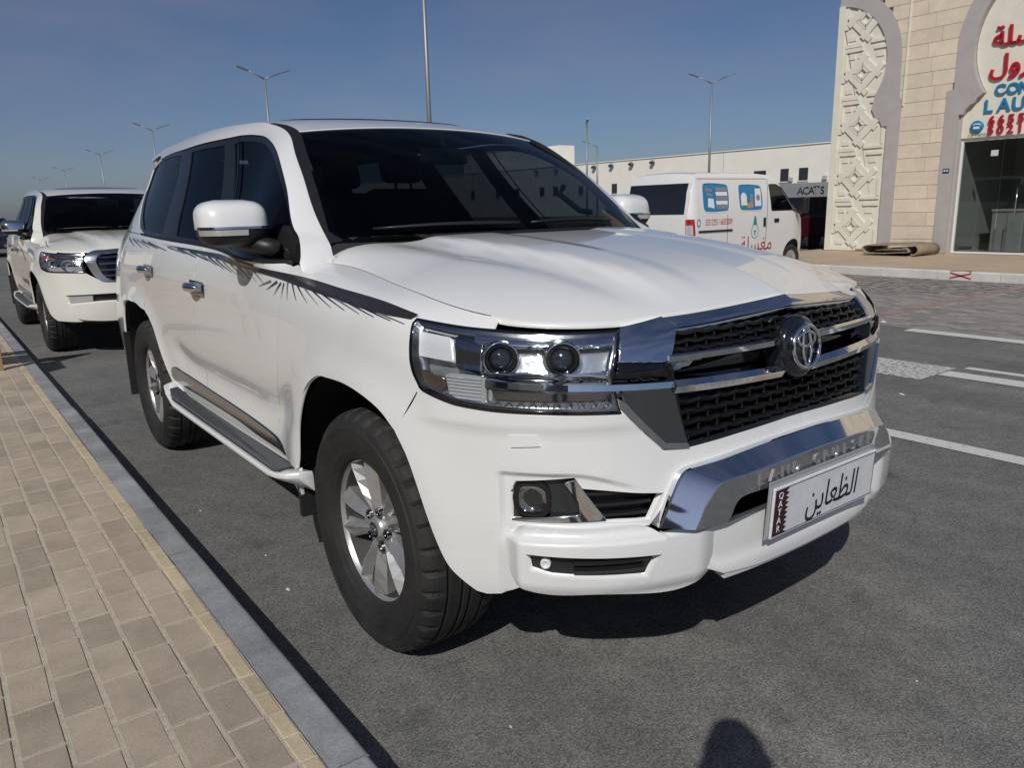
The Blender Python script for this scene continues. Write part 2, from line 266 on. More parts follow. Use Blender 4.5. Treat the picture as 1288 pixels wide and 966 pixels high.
TR = {
 'arch_f': [(-0.447,0.5392),(-0.3973,0.6686),(-0.3221,0.7749),(-0.243,0.8542),(-0.1666,0.8943),(-0.0828,0.9024),(0.0491,0.9028),(0.1643,0.8866),(0.2428,0.8607),(0.3013,0.8175),(0.3469,0.7502),(0.3815,0.6685),(0.408,0.5928),(0.4327,0.5247),(0.4656,0.4579),(0.5049,0.4191),(0.5347,0.3959)],
 'arch_r': [(-2.9305,0.9142),(-2.7831,0.9139),(-2.6193,0.8917),(-2.5118,0.8566),(-2.4503,0.8051),(-2.4021,0.7331),(-2.3641,0.6597),(-2.321,0.5872),(-2.2765,0.525),(-2.2581,0.469)],
 'lamp': [(0.3414,1.1787),(0.4783,1.1889),(0.577,1.198),(0.8911,1.2102),(0.8675,0.9949),(0.8891,0.8975),(0.7309,0.9022),(0.5861,0.905),(0.4859,0.9113),(0.4188,0.9246),(0.378,0.9385),(0.3505,0.9831),(0.3397,1.0625),(0.335,1.1349),(0.3332,1.1629)],
 'dlo': [(-2.9883,1.2818),(-2.8019,1.2453),(-2.2006,1.2391),(-1.5337,1.2373),(-0.4919,1.235),(-0.45,1.2365),(-0.45,1.2554),(-0.4948,1.3011),(-0.5772,1.349),(-0.7786,1.5274),(-0.9463,1.6412),(-1.0665,1.6932),(-1.2062,1.7296),(-1.3661,1.7481),(-1.5302,1.7555),(-1.6639,1.7525),(-2.0228,1.7453),(-2.4062,1.738),(-3.3815,1.78),(-3.538,1.7378),(-3.6236,1.5787),(-3.1984,1.3845)],
 'g_quarter': [(-2.8816,1.2943),(-2.7216,1.2635),(-2.2582,1.2618),(-2.4391,1.712),(-3.1726,1.7396),(-3.3968,1.6926),(-3.3553,1.53)],
 'g_rear': [(-1.9922,1.2614),(-1.4233,1.2556),(-1.7169,1.7192),(-2.2262,1.7128)],
 'g_front': [(-1.2557,1.2591),(-0.5767,1.2483),(-0.6263,1.3759),(-0.8095,1.5143),(-1.0205,1.6338),(-1.1462,1.6825),(-1.2509,1.7083),(-1.4702,1.7261),(-1.5946,1.7221)],
 'proj1': [(0.5916,1.1227)],
 'proj2': [(0.7516,1.1399)],
 'refl': [(0.3348,1.1513),(0.4478,1.1604),(0.4618,1.0686),(0.3498,1.0534)],
 'upper_trim': [(0.5592,1.2168),(0.8935,1.2273),(0.8873,1.2082),(0.5676,1.1993)],
 'bezel': [(0.4623,1.1696),(0.4861,1.1836),(0.5412,1.191),(0.5447,0.9861),(0.4781,1.0135)],
 'low_trim': [(0.559,0.9946),(0.8731,0.9839),(0.8674,1.0322),(0.5619,0.9814)],
 'fog_trim': [(0.7561,0.718),(0.7814,0.725),(0.8543,0.6205),(0.6251,0.6095),(0.6252,0.6157),(0.7938,0.6325),(0.7898,0.6688)],
 'wing_edge': [(0.8778,0.9304),(0.8982,0.9189),(1.0005,0.8075),(1.0629,0.7975),(1.0677,0.7866),(0.9927,0.7948),(0.8835,0.9099)],
 'amber': [(0.355,0.9826),(0.4307,0.9616),(0.4299,0.9308),(0.3593,0.9488)],
 'turn': [(0.4384,0.9751),(0.5526,0.9792),(0.5506,0.9127),(0.4512,0.9143)],
 'chbar': [(0.5679,0.9803),(1.0057,0.9576),(0.9555,0.9465),(0.8791,0.9253),(0.5876,0.9277)],
 'led': [(0.5755,0.9245),(0.8621,0.924),(0.8964,0.8923),(0.5838,0.9022)],
 'wing_up': [(0.8923,1.2117),(1.0087,1.2324),(1.0447,1.1992),(1.0112,1.087),(0.8859,1.1076)],
 'wing_bar': [(0.8858,1.1038),(1.0062,1.0786),(1.0042,0.9703),(0.8842,0.9843)],
 'wing_dn': [(0.8759,0.9798),(1.0207,0.9638),(1.0671,0.7892),(0.9959,0.7975),(0.8988,0.9178)],
 'grille': [(1.0447,1.1992),(1.0097,1.0844),(1.0228,0.9636),(1.067,0.788)],
 'fog': [(0.6207,0.6114),(0.6234,0.6933),(0.6374,0.7213),(0.7789,0.7347),(0.8554,0.6175)],
 'fog_bulb': [(0.6659,0.6768)],
 'intake': [(0.7981,0.7058),(0.9956,0.6796),(0.9602,0.6014),(0.8564,0.6156)],
 'ledge': [(0.6272,0.6061),(0.9585,0.5992)],
 'washer': [(0.6278,0.8489),(0.6951,0.8521),(0.7008,0.8225),(0.6335,0.8173)],
 'skirt': [(0.6188,0.579),(0.6469,0.6033),(0.8041,0.6149),(0.9375,0.6067),(0.9907,0.5756),(1.1389,0.5803),(1.1551,0.5412),(1.1126,0.4594),(1.0749,0.4379),(0.9972,0.4272),(0.8327,0.4442),(0.7103,0.4433),(0.6425,0.4651),(0.6235,0.4996)],
 'vent': [(0.6739,0.5556),(0.9674,0.5416),(0.9379,0.4786),(0.7256,0.4912),(0.6808,0.5055)],
 'sensor': [(0.7136,0.5286)],
 'guard': [(1.0372,0.7307),(0.9714,0.5974),(1.0511,0.5746),(1.1457,0.593),(1.1716,0.635),(1.2228,0.6436),(1.2122,0.6497),(1.383,0.6376),(1.7384,0.6407)],
 'guard_top': [(1.0441,0.7348),(1.2702,0.7517),(1.5518,0.7575),(1.9407,0.754)],
 'seam': [(0.3681,0.9279),(0.3427,0.8891),(0.3073,0.8141)],
 'chrome_strip': [(-2.2239,0.6079),(-2.065,0.6087),(-1.7044,0.5938),(-1.1888,0.5803),(-0.8307,0.5645),(-0.6866,0.5495),(-0.6221,0.5155),(-0.9235,0.5174),(-1.2181,0.5299),(-1.7388,0.5338),(-2.1629,0.5371),(-2.2377,0.5607)],
 'handle_r': [(-2.4915,1.0912)],
 'handle_f': [(-1.4389,1.0661)],
 'stripe': [(-3.4423,1.22),(-2.0285,1.2172),(-1.4887,1.2172),(-0.9051,1.2241),(-0.4768,1.1953),(-0.1563,1.1904),(0.1632,1.1918),(0.3488,1.185),(0.3265,1.1701),(0.1641,1.1712),(-0.1254,1.1736),(-0.3784,1.1794),(-0.7174,1.1993),(-1.0705,1.204),(-1.604,1.2091),(-2.2305,1.2174)],
 'door_f': [(-0.5094,1.2183),(-0.497,1.1773),(-0.5078,1.1083),(-0.5375,0.9848),(-0.5798,0.8417),(-0.6883,0.6552)],
 'door_b': [(-1.4906,1.2182),(-1.5464,1.1711),(-1.5817,1.0373),(-1.6351,0.9042)],
 'fan': [[(-0.4853,1.1683),(-0.4974,1.1164)],[(-0.4565,1.1758),(-0.4412,1.1144)],[(-0.4269,1.1801),(-0.3636,1.1195)],[(-0.4059,1.1831),(-0.2771,1.1235)],[(-0.3746,1.1834),(-0.1933,1.1291)],[(-0.3397,1.1843),(-0.1084,1.1348)],[(-0.3029,1.1837),(-0.0192,1.1398)],[(-0.2672,1.1835),(0.0744,1.1443)],[(-0.2245,1.1837),(0.1633,1.1477)],[(-0.1733,1.1833),(0.2491,1.1513)],[(-0.1227,1.1825),(0.3097,1.1537)],[(-0.5109,1.1681),(-0.568,1.1194)],[(-0.5441,1.1692),(-0.6431,1.1327)],[(-0.6006,1.168),(-0.7202,1.14)],[(-3.2004,1.2162),(-2.9192,1.1904)],[(-3.0299,1.2152),(-2.6831,1.19)],[(-2.8866,1.2142),(-2.4807,1.1954)],[(-2.7201,1.2142),(-2.2701,1.1984)],[(-2.5343,1.2135),(-2.083,1.1977)],[(-2.0697,1.2113),(-1.7474,1.1997)],[(-1.8886,1.2116),(-1.561,1.1938)],[(-1.6817,1.2092),(-1.37,1.1907)],[(-1.5279,1.209),(-1.2388,1.1821)],[(-1.3882,1.2046),(-1.1342,1.1749)],[(-1.2732,1.2022),(-1.0363,1.1693)],[(-1.1609,1.2003),(-0.959,1.1635)],[(-1.0532,1.1986),(-0.8854,1.1594)],[(-0.9541,1.1965),(-0.815,1.1553)],[(-0.863,1.1967),(-0.7477,1.1531)],[(-0.7818,1.1949),(-0.6708,1.1525)]],
}
# ---------------------------------------------------------------- trimmed panels on a master surface
CENTRE = [-1.5, 0, .7]
def s_n(f, u, v, h=1.5e-3):
    u = np.atleast_1d(np.asarray(u, float)); v = np.atleast_1d(np.asarray(v, float))
    P = f(u, v); n = np.cross(f(u+h, v)-f(u-h, v), f(u, v+h)-f(u, v-h)); n /= np.linalg.norm(n, axis=1)[:, None]+1e-12
    sg = np.sign(((P-np.array(CENTRE))*n).sum(1)); sg[sg == 0] = 1
    return P, n*sg[:, None]
def soff(s, v, d, f=S_body):
    P, n = s_n(f, s, v); return P+n*np.atleast_1d(d)[:, None]
def vz(s, z):
    vv = np.linspace(.3, 1.235, 200); zz = S_body(np.full(200, s), vv)[:, 2]; return float(np.interp(z, zz, vv))
def crom(pts, closed=True, step=.012):
    """smooth curve through points; a third value of 1 marks a sharp corner"""
    P = [np.array(p[:2], float) for p in pts]; sh = [len(p) > 2 and p[2] for p in pts]; n = len(P); outp = []
    for i in range(n if closed else n-1):
        p1, p2 = P[i], P[(i+1) % n]
        p0 = P[i-1] if (closed or i > 0) and not sh[i] else 2*p1-p2
        p3 = P[(i+2) % n] if (closed or i+2 < n) and not sh[(i+1) % n] else 2*p2-p1
        k = max(1, int(np.linalg.norm(p2-p1)/step))
        d1 = max(np.linalg.norm(p2-p0), 1e-9); d2 = max(np.linalg.norm(p3-p1), 1e-9); L = np.linalg.norm(p2-p1)
        m1 = (p2-p0)/d1*L; m2 = (p3-p1)/d2*L
        for j in range(k):
            t = j/k; outp.append((2*t**3-3*t*t+1)*p1+(t**3-2*t*t+t)*m1+(-2*t**3+3*t*t)*p2+(t**3-t*t)*m2)
    if not closed: outp.append(P[-1])
    return [tuple(p) for p in outp]
def lin(pts, step=.012, closed=True): return crom([(p[0], p[1], 1) for p in pts], closed, step)
def inset(poly, d):
    P = np.array([p[:2] for p in poly]); n = len(P); a = np.roll(P, 1, 0); b = np.roll(P, -1, 0)
    ar = np.sum(P[:, 0]*b[:, 1]-b[:, 0]*P[:, 1]); t1 = P-a; t2 = b-P
    t1 /= np.linalg.norm(t1, axis=1)[:, None]+1e-12; t2 /= np.linalg.norm(t2, axis=1)[:, None]+1e-12
    n1 = np.stack([-t1[:, 1], t1[:, 0]], 1); n2 = np.stack([-t2[:, 1], t2[:, 0]], 1); m = n1+n2; L = np.linalg.norm(m, axis=1)[:, None]
    m = m/np.maximum(L, .6); m = m*(1 if ar > 0 else -1)
    return [tuple(q) for q in P+m*d*1.0]
def inside(poly, X):
    P = np.array(poly); a = P; b = np.roll(P, -1, 0); r = np.zeros(len(X), bool)
    for (x1, y1), (x2, y2) in zip(a, b):
        c = (y1 > X[:, 1]) != (y2 > X[:, 1])
        if abs(y2-y1) > 1e-12: r ^= c & (X[:, 0] < (x2-x1)*(X[:, 1]-y1)/(y2-y1)+x1)
    return r
def panel(name, surf, outline, m, holes=(), sp=.035, flange=.012, off=0.0, mir=False, prof=None, extra=None, sharp=None):
    loops = [list(map(tuple, outline))]+[list(map(tuple, h)) for h in holes]
    pts = []; edges = []
    for L in loops:
        i0 = len(pts); pts += L; edges += [(i0+i, i0+(i+1) % len(L)) for i in range(len(L))]
    B = np.array(pts); lo, hi = B.min(0), B.max(0)
    gx, gy = np.meshgrid(np.arange(lo[0]+sp*.5, hi[0], sp), np.arange(lo[1]+sp*.5, hi[1], sp), indexing='ij'); G = np.stack([gx.ravel(), gy.ravel()], 1)
    ok = inside(loops[0], G)
    for h in loops[1:]: ok &= ~inside(h, G)
    G = G[ok]
    if len(G):
        d = np.full(len(G), 9.)
        for i in range(0, len(B), 400): d = np.minimum(d, np.linalg.norm(G[:, None]-B[None, i:i+400], axis=2).min(1))
        G = G[d > sp*.4]
    if extra is not None:
        X = np.array(extra); ok = inside(loops[0], X); X = X[ok]
        if len(G): G = G[np.concatenate([np.linalg.norm(G[i:i+400, None]-X[None], axis=2).min(1) for i in range(0, len(G), 400)]) > sp*.45]
        dB = np.concatenate([np.linalg.norm(X[i:i+400, None]-B[None], axis=2).min(1) for i in range(0, len(X), 400)]); X = X[dB > sp*.2]; G = np.concatenate([G, X]) if len(G) else X
    A = np.concatenate([B, G]) if len(G) else B
    r = delaunay_2d_cdt([Vector(p) for p in A], edges, [], 0, 1e-7)
    uv = np.array([tuple(p) for p in r[0]]); F = np.array([f for f in r[2] if len(f) == 3])
    c = uv[F].mean(1); k = inside(loops[0], c)
    for h in loops[1:]: k &= ~inside(h, c)
    F = F[k]
    P, N = s_n(surf, uv[:, 0], uv[:, 1])
    if prof is not None:
        P = P+N*prof(uv[:, 0], uv[:, 1])[:, None]
        g = lambda u, v: (lambda q: q[0]+q[1]*prof(u, v)[:, None])(s_n(surf, u, v))
        _, N = s_n(g, uv[:, 0], uv[:, 1])
    if off: P = P+N*off
    fn = np.cross(P[F[:, 1]]-P[F[:, 0]], P[F[:, 2]]-P[F[:, 0]]); fl = (fn*N[F[:, 0]]).sum(1) < 0
    F[fl] = F[fl][:, ::-1]
    V = P.tolist(); NN = N.tolist(); FF = F.tolist()
    if flange:
        cnt = {}
        for f in FF:
            for a, b in ((f[0], f[1]), (f[1], f[2]), (f[2], f[0])): cnt[(a, b)] = 1
        be = [e for e in cnt if (e[1], e[0]) not in cnt]; mp = {}; lat = {}
        for a, b in be:
            l = np.cross(P[b]-P[a], N[a])
            for q in (a, b): lat[q] = lat.get(q, 0)+l
        for q, l in lat.items():
            l = l/(np.linalg.norm(l)+1e-12); mp[q] = len(V); V.append((P[q]-N[q]*flange+l*min(.0015, flange*.1)).tolist()); NN.append(((l*.85+N[q]*.3)/np.linalg.norm(l*.85+N[q]*.3)).tolist())
        for a, b in be: FF.append([b, a, mp[a], mp[b]])
    V = np.array(V); NN = np.array(NN)
    if mir: V[:, 1] *= -1; NN[:, 1] *= -1; FF = [f[::-1] for f in FF]
    if sharp:
        me = mesh(name, V, FF, m, None, True); me.set_sharp_from_angle(angle=math.radians(sharp)); return me
    return mesh(name, V, FF, m, NN)
def sweep_body(name, path, prof, m, mir=False, caps=True, smooth=False):
    """closed section prof [(dz, off)] swept along path [(s, z)] on the body surface"""
    n = len(prof); vv = np.linspace(.3, 1.235, 90); S_ = np.array([p[0] for p in path])
    zz = S_body(np.repeat(S_, 90), np.tile(vv, len(S_)))[:, 2].reshape(len(S_), 90)
    sv = np.array([(s, np.interp(z+dz, zz[i], vv), o) for i, (s, z) in enumerate(path) for dz, o in prof])
    V = soff(sv[:, 0], sv[:, 1], sv[:, 2])
    if mir: V[:, 1] *= -1
    mb = MB(); F = [(i*n+k, i*n+(k+1) % n, (i+1)*n+(k+1) % n, (i+1)*n+k) for i in range(len(path)-1) for k in range(n)]
    mb.add(V, F, smooth)
    if caps: mb.F += [tuple(range(n)), tuple(range(len(V)-n, len(V)))]; mb.S += [False]*2
    return mb.mesh(name, m)
def MS(pts): return [(3.01593-p[0],)+tuple(p[1:]) for p in pts][::-1]      # mirror across the nose
# ---------------------------------------------------------------- car materials
def paint(name, col):
    m = mat(name, col, .30, 0, 1.0, .008, noise=.02, nscale=2.2, spec=.5); return m
M_WHITE = paint('white_paint', (.76, .765, .755)); M_CREAM = paint('pearl_white_paint', (.74, .73, .665))
M_CHROME = mat('chrome', (.78, .80, .82), .05, 1, rvar=.03, nscale=40)
M_SATIN = mat('satin_chrome', (.55, .56, .58), .18, 1, rvar=.06, nscale=60)
M_DCHROME = mat('dark_chrome', (.30, .31, .33), .10, 1)
M_BLACK = mat('black_plastic', (.012, .012, .013), .45, bump=.15, bscale=900, bdist=.0006)
M_GLOSS = mat('gloss_black', (.006, .006, .007), .12, coat=.6)
M_RUBBER = mat('rubber_seal_gap_shade', (.010, .010, .010), .6)
M_TYRE = mat('tyre_rubber', (.018, .0175, .017), .75, noise=.45, nscale=9, bump=.2, bscale=260, bdist=.001)
M_RIM = mat('wheel_silver', (.50, .50, .495), .32, .70, coat=.4, noise=.10, nscale=9, rvar=.06)
M_DISC = mat('brake_iron_barrel_shade', (.12, .115, .11), .5, .8)
M_INT = mat('interior_grey', (.030, .030, .032), .8); M_SEAT = mat('seat_leather', (.05, .048, .045), .6)
M_UNDER = mat('underbody', (.008, .008, .008), .9)
M_LENS = glass_mat('lamp_lens', (.92, .94, .95), .9, .01, 1.4); M_GLASS = glass_mat('tinted_glass', (.08, .09, .10), .52, 0, 1.42); M_GLASSF = glass_mat('front_door_glass', (.20, .22, .23), .52, 0, 1.42); M_WFRAME = mat('window_black', (.010, .010, .011), .28, spec=.3)
M_WSCREEN = glass_mat('windscreen_glass', (.24, .28, .31), .5, 0, 1.38)
M_REFL = mat('reflector_silver', (.74, .76, .78), .18, .75, bump=.25, bscale=28, bdist=.01)
M_REFW = mat('reflector_white', (.80, .81, .82), .3, .2)
M_AMBER = mat('amber_dark', (.10, .075, .06), .2, .2, coat=.5); M_TURN = mat('ribbed_lens', (.66, .67, .68), .18, .5)
M_LED = mat('led_strip', (.32, .33, .34), .2, .6); M_PROJ = mat('projector_glass', (.02, .025, .03), .03, coat=1)
M_STRIPE = mat('stripe_vinyl', (.022, .019, .021), .35, coat=.5); M_STRIPE2 = mat('stripe_grey_vinyl', (.17, .165, .17), .35, coat=.5)
M_RED = mat('tail_red', (.35, .01, .012), .15, coat=1); M_TREAD = mat('step_rubber', (.045, .048, .052), .6, noise=.3, nscale=20); M_RIB = mat('step_rib', (.10, .105, .11), .6)
M_PLATE = mat('plate_white', (.66, .67, .70), .38, noise=.07, nscale=30, bump=.1, bscale=60); M_MAROON = mat('plate_maroon', (.045, .008, .018), .4)
M_INK = mat('plate_ink', (.012, .012, .016), .5); M_SENSOR = mat('sensor_white', (.75, .75, .75), .3)
M_MFLAP = mat('mud_flap', (.014, .014, .015), .7)
M_EMB = mat('emblem_black', (.008, .009, .012), .08, coat=1)

LAMP = crom([tuple(p)+((1,) if i in (0, 3, 5) else ()) for i, p in enumerate(TR['lamp'])])
ARF = TR['arch_f']; ARR0 = TR['arch_r']; ARR = [(-5.80-p[0], p[1]) for p in ARR0[:0:-1]]
ARR = [(-2*2.90-p[0], max(p[1], .42)) for p in ARR0[:0:-1]]+ARR0       # rear arch, rear half mirrored from the front half
def suv_common(root, body, kind):
    R = {}
    for mir in (False, True):
        sd = 1 if mir else -1
        # ---- front fender
        o = [tuple(TR['door_f'][i])+(() if i else (1,)) for i in range(len(TR['door_f']))]+[(-.655, .53, 1), (-.60, .50, 1), (-.455, .50, 1)]
        arch = crom(ARF[:10], False); seam = TR['seam'][::-1]
        L = TR['lamp']
        fo = crom(o, False)[:-1]+arch+seam[1:]+crom([L[10], L[11], L[12], L[13], L[14], L[0], L[1], L[2]], False)+[(L[2][0]+.003, 1.232)]+[(s_, 1.2345) for s_ in np.arange(.55, -.36, -.03)]+[(-.40, 1.2345), (-.47, 1.2345)]
        put('fender', panel('fender', S_body, fo, body, sp=.035, mir=mir), root)
        # ---- doors
        g = .0045
        df = [(p[0]-g, p[1]) for p in TR['door_f']]+[(-.66, .53), (-.665, .50)]
        db = TR['door_b']+[(-1.655, .78), (-1.66, .60), (-1.66, .50)]
        top = lambda a, b, n=30: [(x, 1.233) for x in np.linspace(a, b, n)]
        fd = crom([(p[0], p[1]) for p in df], False)+lin([(-.70, .497), (-1.65, .497)], closed=False)+crom(db[::-1], False)+top(-1.50, -.53)
        fd_o = put('front_door', panel('front_door', S_body, fd, body, sp=.035, mir=mir), root)
        db2 = [(p[0]-2*g, p[1]) for p in db]
        rs = [(-2.55, 1.233), (-2.575, 1.10), (-2.60, .99), (-2.592, .892)]
        ar = [p for p in ARR0 if p[0] > -2.58][0:]
        rd = crom(db2, False)+lin([(-1.70, .497), (-2.24, .497)], closed=False)+crom(ar[::-1], False)+crom(rs[::-1], False)+top(-2.50, -1.52)
        rd_o = put('rear_door', panel('rear_door', S_body, rd, body, sp=.035, mir=mir), root)
        # ---- rear quarter
        q = crom([(p[0]-2*g, p[1]) for p in rs], False)+crom([p for p in ARR if p[0] < -2.60][::-1], False)+[(-3.60, .40), (-3.98, .42)]+[(-3.985, v) for v in np.arange(.45, 1.233, .04)]+[(x, 1.233) for x in np.arange(-3.95, -2.57, .04)]
        put('rear_quarter', panel('rear_quarter', S_body, q, body, sp=.04, mir=mir), root)
        # ---- lower sill
        sill = lin([(-.47, .495), (-2.235, .495), (-2.25, .38), (-.50, .38)], .04)
        put('sill', panel('sill', S_body, sill, body, sp=.06, off=-.012, mir=mir), root)
        # ---- chrome strip along the door bottoms
        put('sill_moulding', panel('sill_moulding', S_body, crom([tuple(p)+((1,) if i in (6,) else ()) for i, p in enumerate(TR['chrome_strip'])], True, .02), M_SATIN, sp=.02, off=.010, flange=.012, mir=mir), root)
        # ---- handles
        for d, (hs, hv), nm in ((fd_o, TR['handle_f'][0], 'f'), (rd_o, TR['handle_r'][0], 'r')):
            if nm == 'r': hs = -2.40
            cup = [(hs-.10+.10*0+.085*math.cos(t)+.02, hv+.033*math.sin(t)) for t in np.linspace(0, 2*math.pi, 28, endpoint=False)]
            mb = MB(); path = []
            for k in range(9):
                t = k/8; path.append(soff(hs-.17+.17*t, hv+.006, .012+.030*math.sin(math.pi*t)**.6)[0])
            mb.tube(path, [.013, .018, .020, .021, .022, .021, .020, .018, .013], 8)
            mb.add(soff(np.array([hs-.185, hs+.03, hs+.03, hs-.185]), np.array([hv-.024]*2+[hv+.032]*2), .008), [(0, 1, 2, 3)])
            if mir: mb.V = [(a, -b, c) for a, b, c in mb.V]
            h = mb.obj('door_handle', M_CHROME, d)
            put('handle_cup', panel('handle_cup', S_body, [(c_[0]-.005, c_[1]) for c_ in cup], M_DCHROME, sp=.02, off=.0015, flange=0, mir=mir), d)
        # ---- glasshouse
        dlo = crom(TR['dlo']); gl = [crom([tuple(p)+((1,) if (nm != 'g_quarter' and nm != 'g_front') or (nm == 'g_front' and i in (0, 1, 8)) or (nm == 'g_quarter' and i in (2, 3)) else ()) for i, p in enumerate(TR[nm])]) for nm in ('g_quarter', 'g_rear', 'g_front')]
        put('window_frame', panel('window_frame', S_glass, inset(dlo, .0035), M_WFRAME, holes=gl, sp=.04, off=-.006, flange=.02, mir=mir), root)
        for nm, P_, par in (('quarter_window', gl[0], root), ('window', gl[1], rd_o), ('window', gl[2], fd_o)):
            put(nm, panel(nm, S_glass, inset(P_, -.004), M_GLASSF if par is fd_o else M_GLASS, sp=.06, off=-.011, flange=0, mir=mir), par)
        mb = MB(); cpts = [soff(x_, v_, .0, S_glass)[0] for x_, v_ in lin([(-1.235, 1.262), (-1.54, 1.735)], .05, False)]
        mb.tube(cpts, .0035, 6)
        if mir: mb.V = [(a, -b, c) for a, b, c in mb.V]
        mb.obj('window_trim', M_DCHROME, root)
        # ---- A pillar and roof rail, lofted between window opening and windscreen edge / roof ditch
        D = TR['dlo']; up_path = crom([(-.44, 1.236), (-.447, 1.258)]+[tuple(p) for p in D[7:18]]+[(-2.75, 1.748), (-3.16, 1.76)], False, .02)
        inn = S_glass(np.array([p[0] for p in up_path]), np.array([p[1] for p in up_path])); inn[:, 1] *= -1
        n = len(inn); arc = np.r_[0, np.cumsum(np.linalg.norm(np.diff(inn, axis=0), axis=1))]; ix = inn[:, 0]
        tg0 = np.linspace(0, 2.8, 300); dc0 = _DC(tg0)
        t1 = np.interp(inn[:, 2], np.r_[1.22, dc0[tg0 < 1.4][:, 2]], np.r_[-.06, tg0[tg0 < 1.4]]); t2 = np.interp(-ix, -dc0[:, 0], tg0); w3 = smooth(1.64, 1.735, inn[:, 2])
        tt = np.maximum.accumulate(t1*(1-w3)+t2*w3)
        oc = _DC(np.maximum(tt, 0)); oc = oc+np.minimum(tt, 0)[:, None]*np.array([-.6, -.1, .9])
        inn = np.concatenate([[[-.415, .905, 1.185]], inn]); oc = np.concatenate([[[-.375, .775, 1.19]], oc]); n += 1; rows = []; K = 10
        for k in range(K+1):
            w_ = k/K; P_ = inn*(1-w_)+oc*w_
            e = oc-inn; e /= np.linalg.norm(e, axis=1)[:, None]; tg = np.gradient(inn+oc, axis=0); tg /= np.linalg.norm(tg, axis=1)[:, None]
            nn = np.cross(e, tg); nn *= np.sign((nn*(P_-np.array([-1.6, 0, 1.2]))).sum(1))[:, None]; nn /= np.linalg.norm(nn, axis=1)[:, None]
            wd = np.linalg.norm(oc-inn, axis=1)[:, None]
            rows.append(P_+nn*wd*.045*(4*w_*(1-w_))**.8)
        G = np.array(rows)                                    # K+1, n, 3
        edge = oc*1.0; G = np.concatenate([[inn+np.array([.004, -.022, -.004])], G, [oc-nn*.012]])
        V = G.reshape(-1, 3).copy(); V[:, 1] *= sd
        F = [(k*n+i, k*n+i+1, (k+1)*n+i+1, (k+1)*n+i) for k in range(len(G)-1) for i in range(n-1)]
        mb = MB(); mb.add(V, F, True); me = mb.mesh('roof_pillar', body); me.set_sharp_from_angle(angle=math.radians(32)); put('roof_pillar', me, root)
        # black ditch moulding between pillar and screen / roof
        td = np.linspace(-.02, 2.42, 70); c0 = _DC(np.maximum(td, 0)); mb = MB()
        wdt = np.interp(td, [0, .6, .95, 1.15, 1.6, 3], [.046, .044, .042, .022, .010, .010])
        sk_ = -.006*smooth(1.05, 1.3, td); c0 = c0+np.stack([0*td, 0*td, sk_], 1); inn2 = c0+np.stack([wdt*.15*(td < 1.1), -wdt, wdt*.22*(td < 1.2)], 1); low = c0+np.stack([0*td, wdt*.0, -.012+0*td], 1)
        V = np.concatenate([c0+[0, .001, .003], inn2+[0, 0, .003], inn2+[0, -.004, -.03], low]); V[:, 1] *= sd; m_ = len(td)
        mb.add(V, [(k*m_+i, k*m_+i+1, (k+1)*m_+i+1, (k+1)*m_+i) for k in range(3) for i in range(m_-1)], False); mb.obj('roof_moulding', M_BLACK, root)
        # D pillar
        dp = [(-3.17, 1.765), (-2.80, 1.765), (-2.80, 1.812), (-3.62, 1.812)]+[(-3.93+.31*(v-1.235)/.575, v) for v in np.arange(1.78, 1.235, -.04)]+[(x, 1.2365) for x in np.arange(-3.92, -2.82, .04)]+[tuple(D[1]), tuple(D[0]), tuple(D[21]), tuple(D[20]), tuple(D[19])]
        dp = lin(dp, .02)
        put('rear_pillar', panel('rear_pillar', S_glass, dp, body, sp=.04, mir=mir), root)
        # belt seal under the windows
        mb = MB(); bl = [soff(x_, 1.2365, .002, S_glass)[0] for x_ in np.linspace(-2.80, -.50, 40)]
        mb.tube(bl, .006, 6); mb.V = [(a, b*(-1 if mir else 1), c) for a, b, c in mb.V]; mb.obj('belt_seal', M_RUBBER, root)
        # ---- running board
        rb = thing_part = None
        prof = [(.945, .470), (.99, .472), (1.032, .470), (1.040, .464), (1.039, .452), (1.018, .438), (.93, .405), (.93, .45)]
        xs = [-2.245, -2.235, -2.20, -2.10, -1.95, -1.5, -1.0, -.60, -.52, -.465, -.435, -.43]
        wsc = [.30, .55, .80, .93, 1, 1, 1, 1, .97, .85, .5, .3]; mb = MB(); V = []
        for x_, k_ in zip(xs, wsc):
            rise = .055*smooth(-1.95, -2.24, x_)+.02*smooth(-.6, -.44, x_)
            for y_, z_ in prof: V.append((x_, sd*(.925+(y_-.925)*k_), z_+rise*(1 if z_ > .43 else .3)))
        n_ = len(prof); mb.add(V, [(i*n_+k, i*n_+(k+1) % n_, (i+1)*n_+(k+1) % n_, (i+1)*n_+k) for i in range(len(xs)-1) for k in range(n_)], False)
        mb.F += [tuple(range(n_)), tuple(range(len(V)-n_, len(V)))]; mb.S += [False]*2
        me = mb.mesh('running_board', body); ob = put('running_board', me, root)
        bv = ob.modifiers.new('b', 'BEVEL'); bv.width = .008; bv.segments = 2; bv.limit_method = 'ANGLE'; me.shade_smooth()
        mb = MB(); tx = [(-2.13, .962), (-2.06, .948), (-1.9, .945), (-.60, .945), (-.53, .955), (-.50, .975), (-.505, 1.010), (-.55, 1.027), (-2.0, 1.027), (-2.12, 1.005)]
        zt = lambda x_, y_: .4712+.055*float(smooth(-1.95, -2.24, x_))
        mb.prism([(a, sd*b) for a, b in tx], 'z', 0, .006)
        mb.V = [(a, b, zt(a, abs(b))+c+.003) for a, b, c in mb.V]; pad = mb.obj('step_pad', M_TREAD, ob)
        mb = MB()
        for k in range(8):
            y_ = .954+.009*k
            mb.add([(x_, sd*(y_+dy), zt(x_, y_)+.0085+dz) for x_ in (-2.05, -.55) for dy, dz in ((0, 0), (.0035, .004), (.007, 0))], [(0, 1, 4, 3), (1, 2, 5, 4)])
        mb.obj('step_rib', M_RIB, ob)
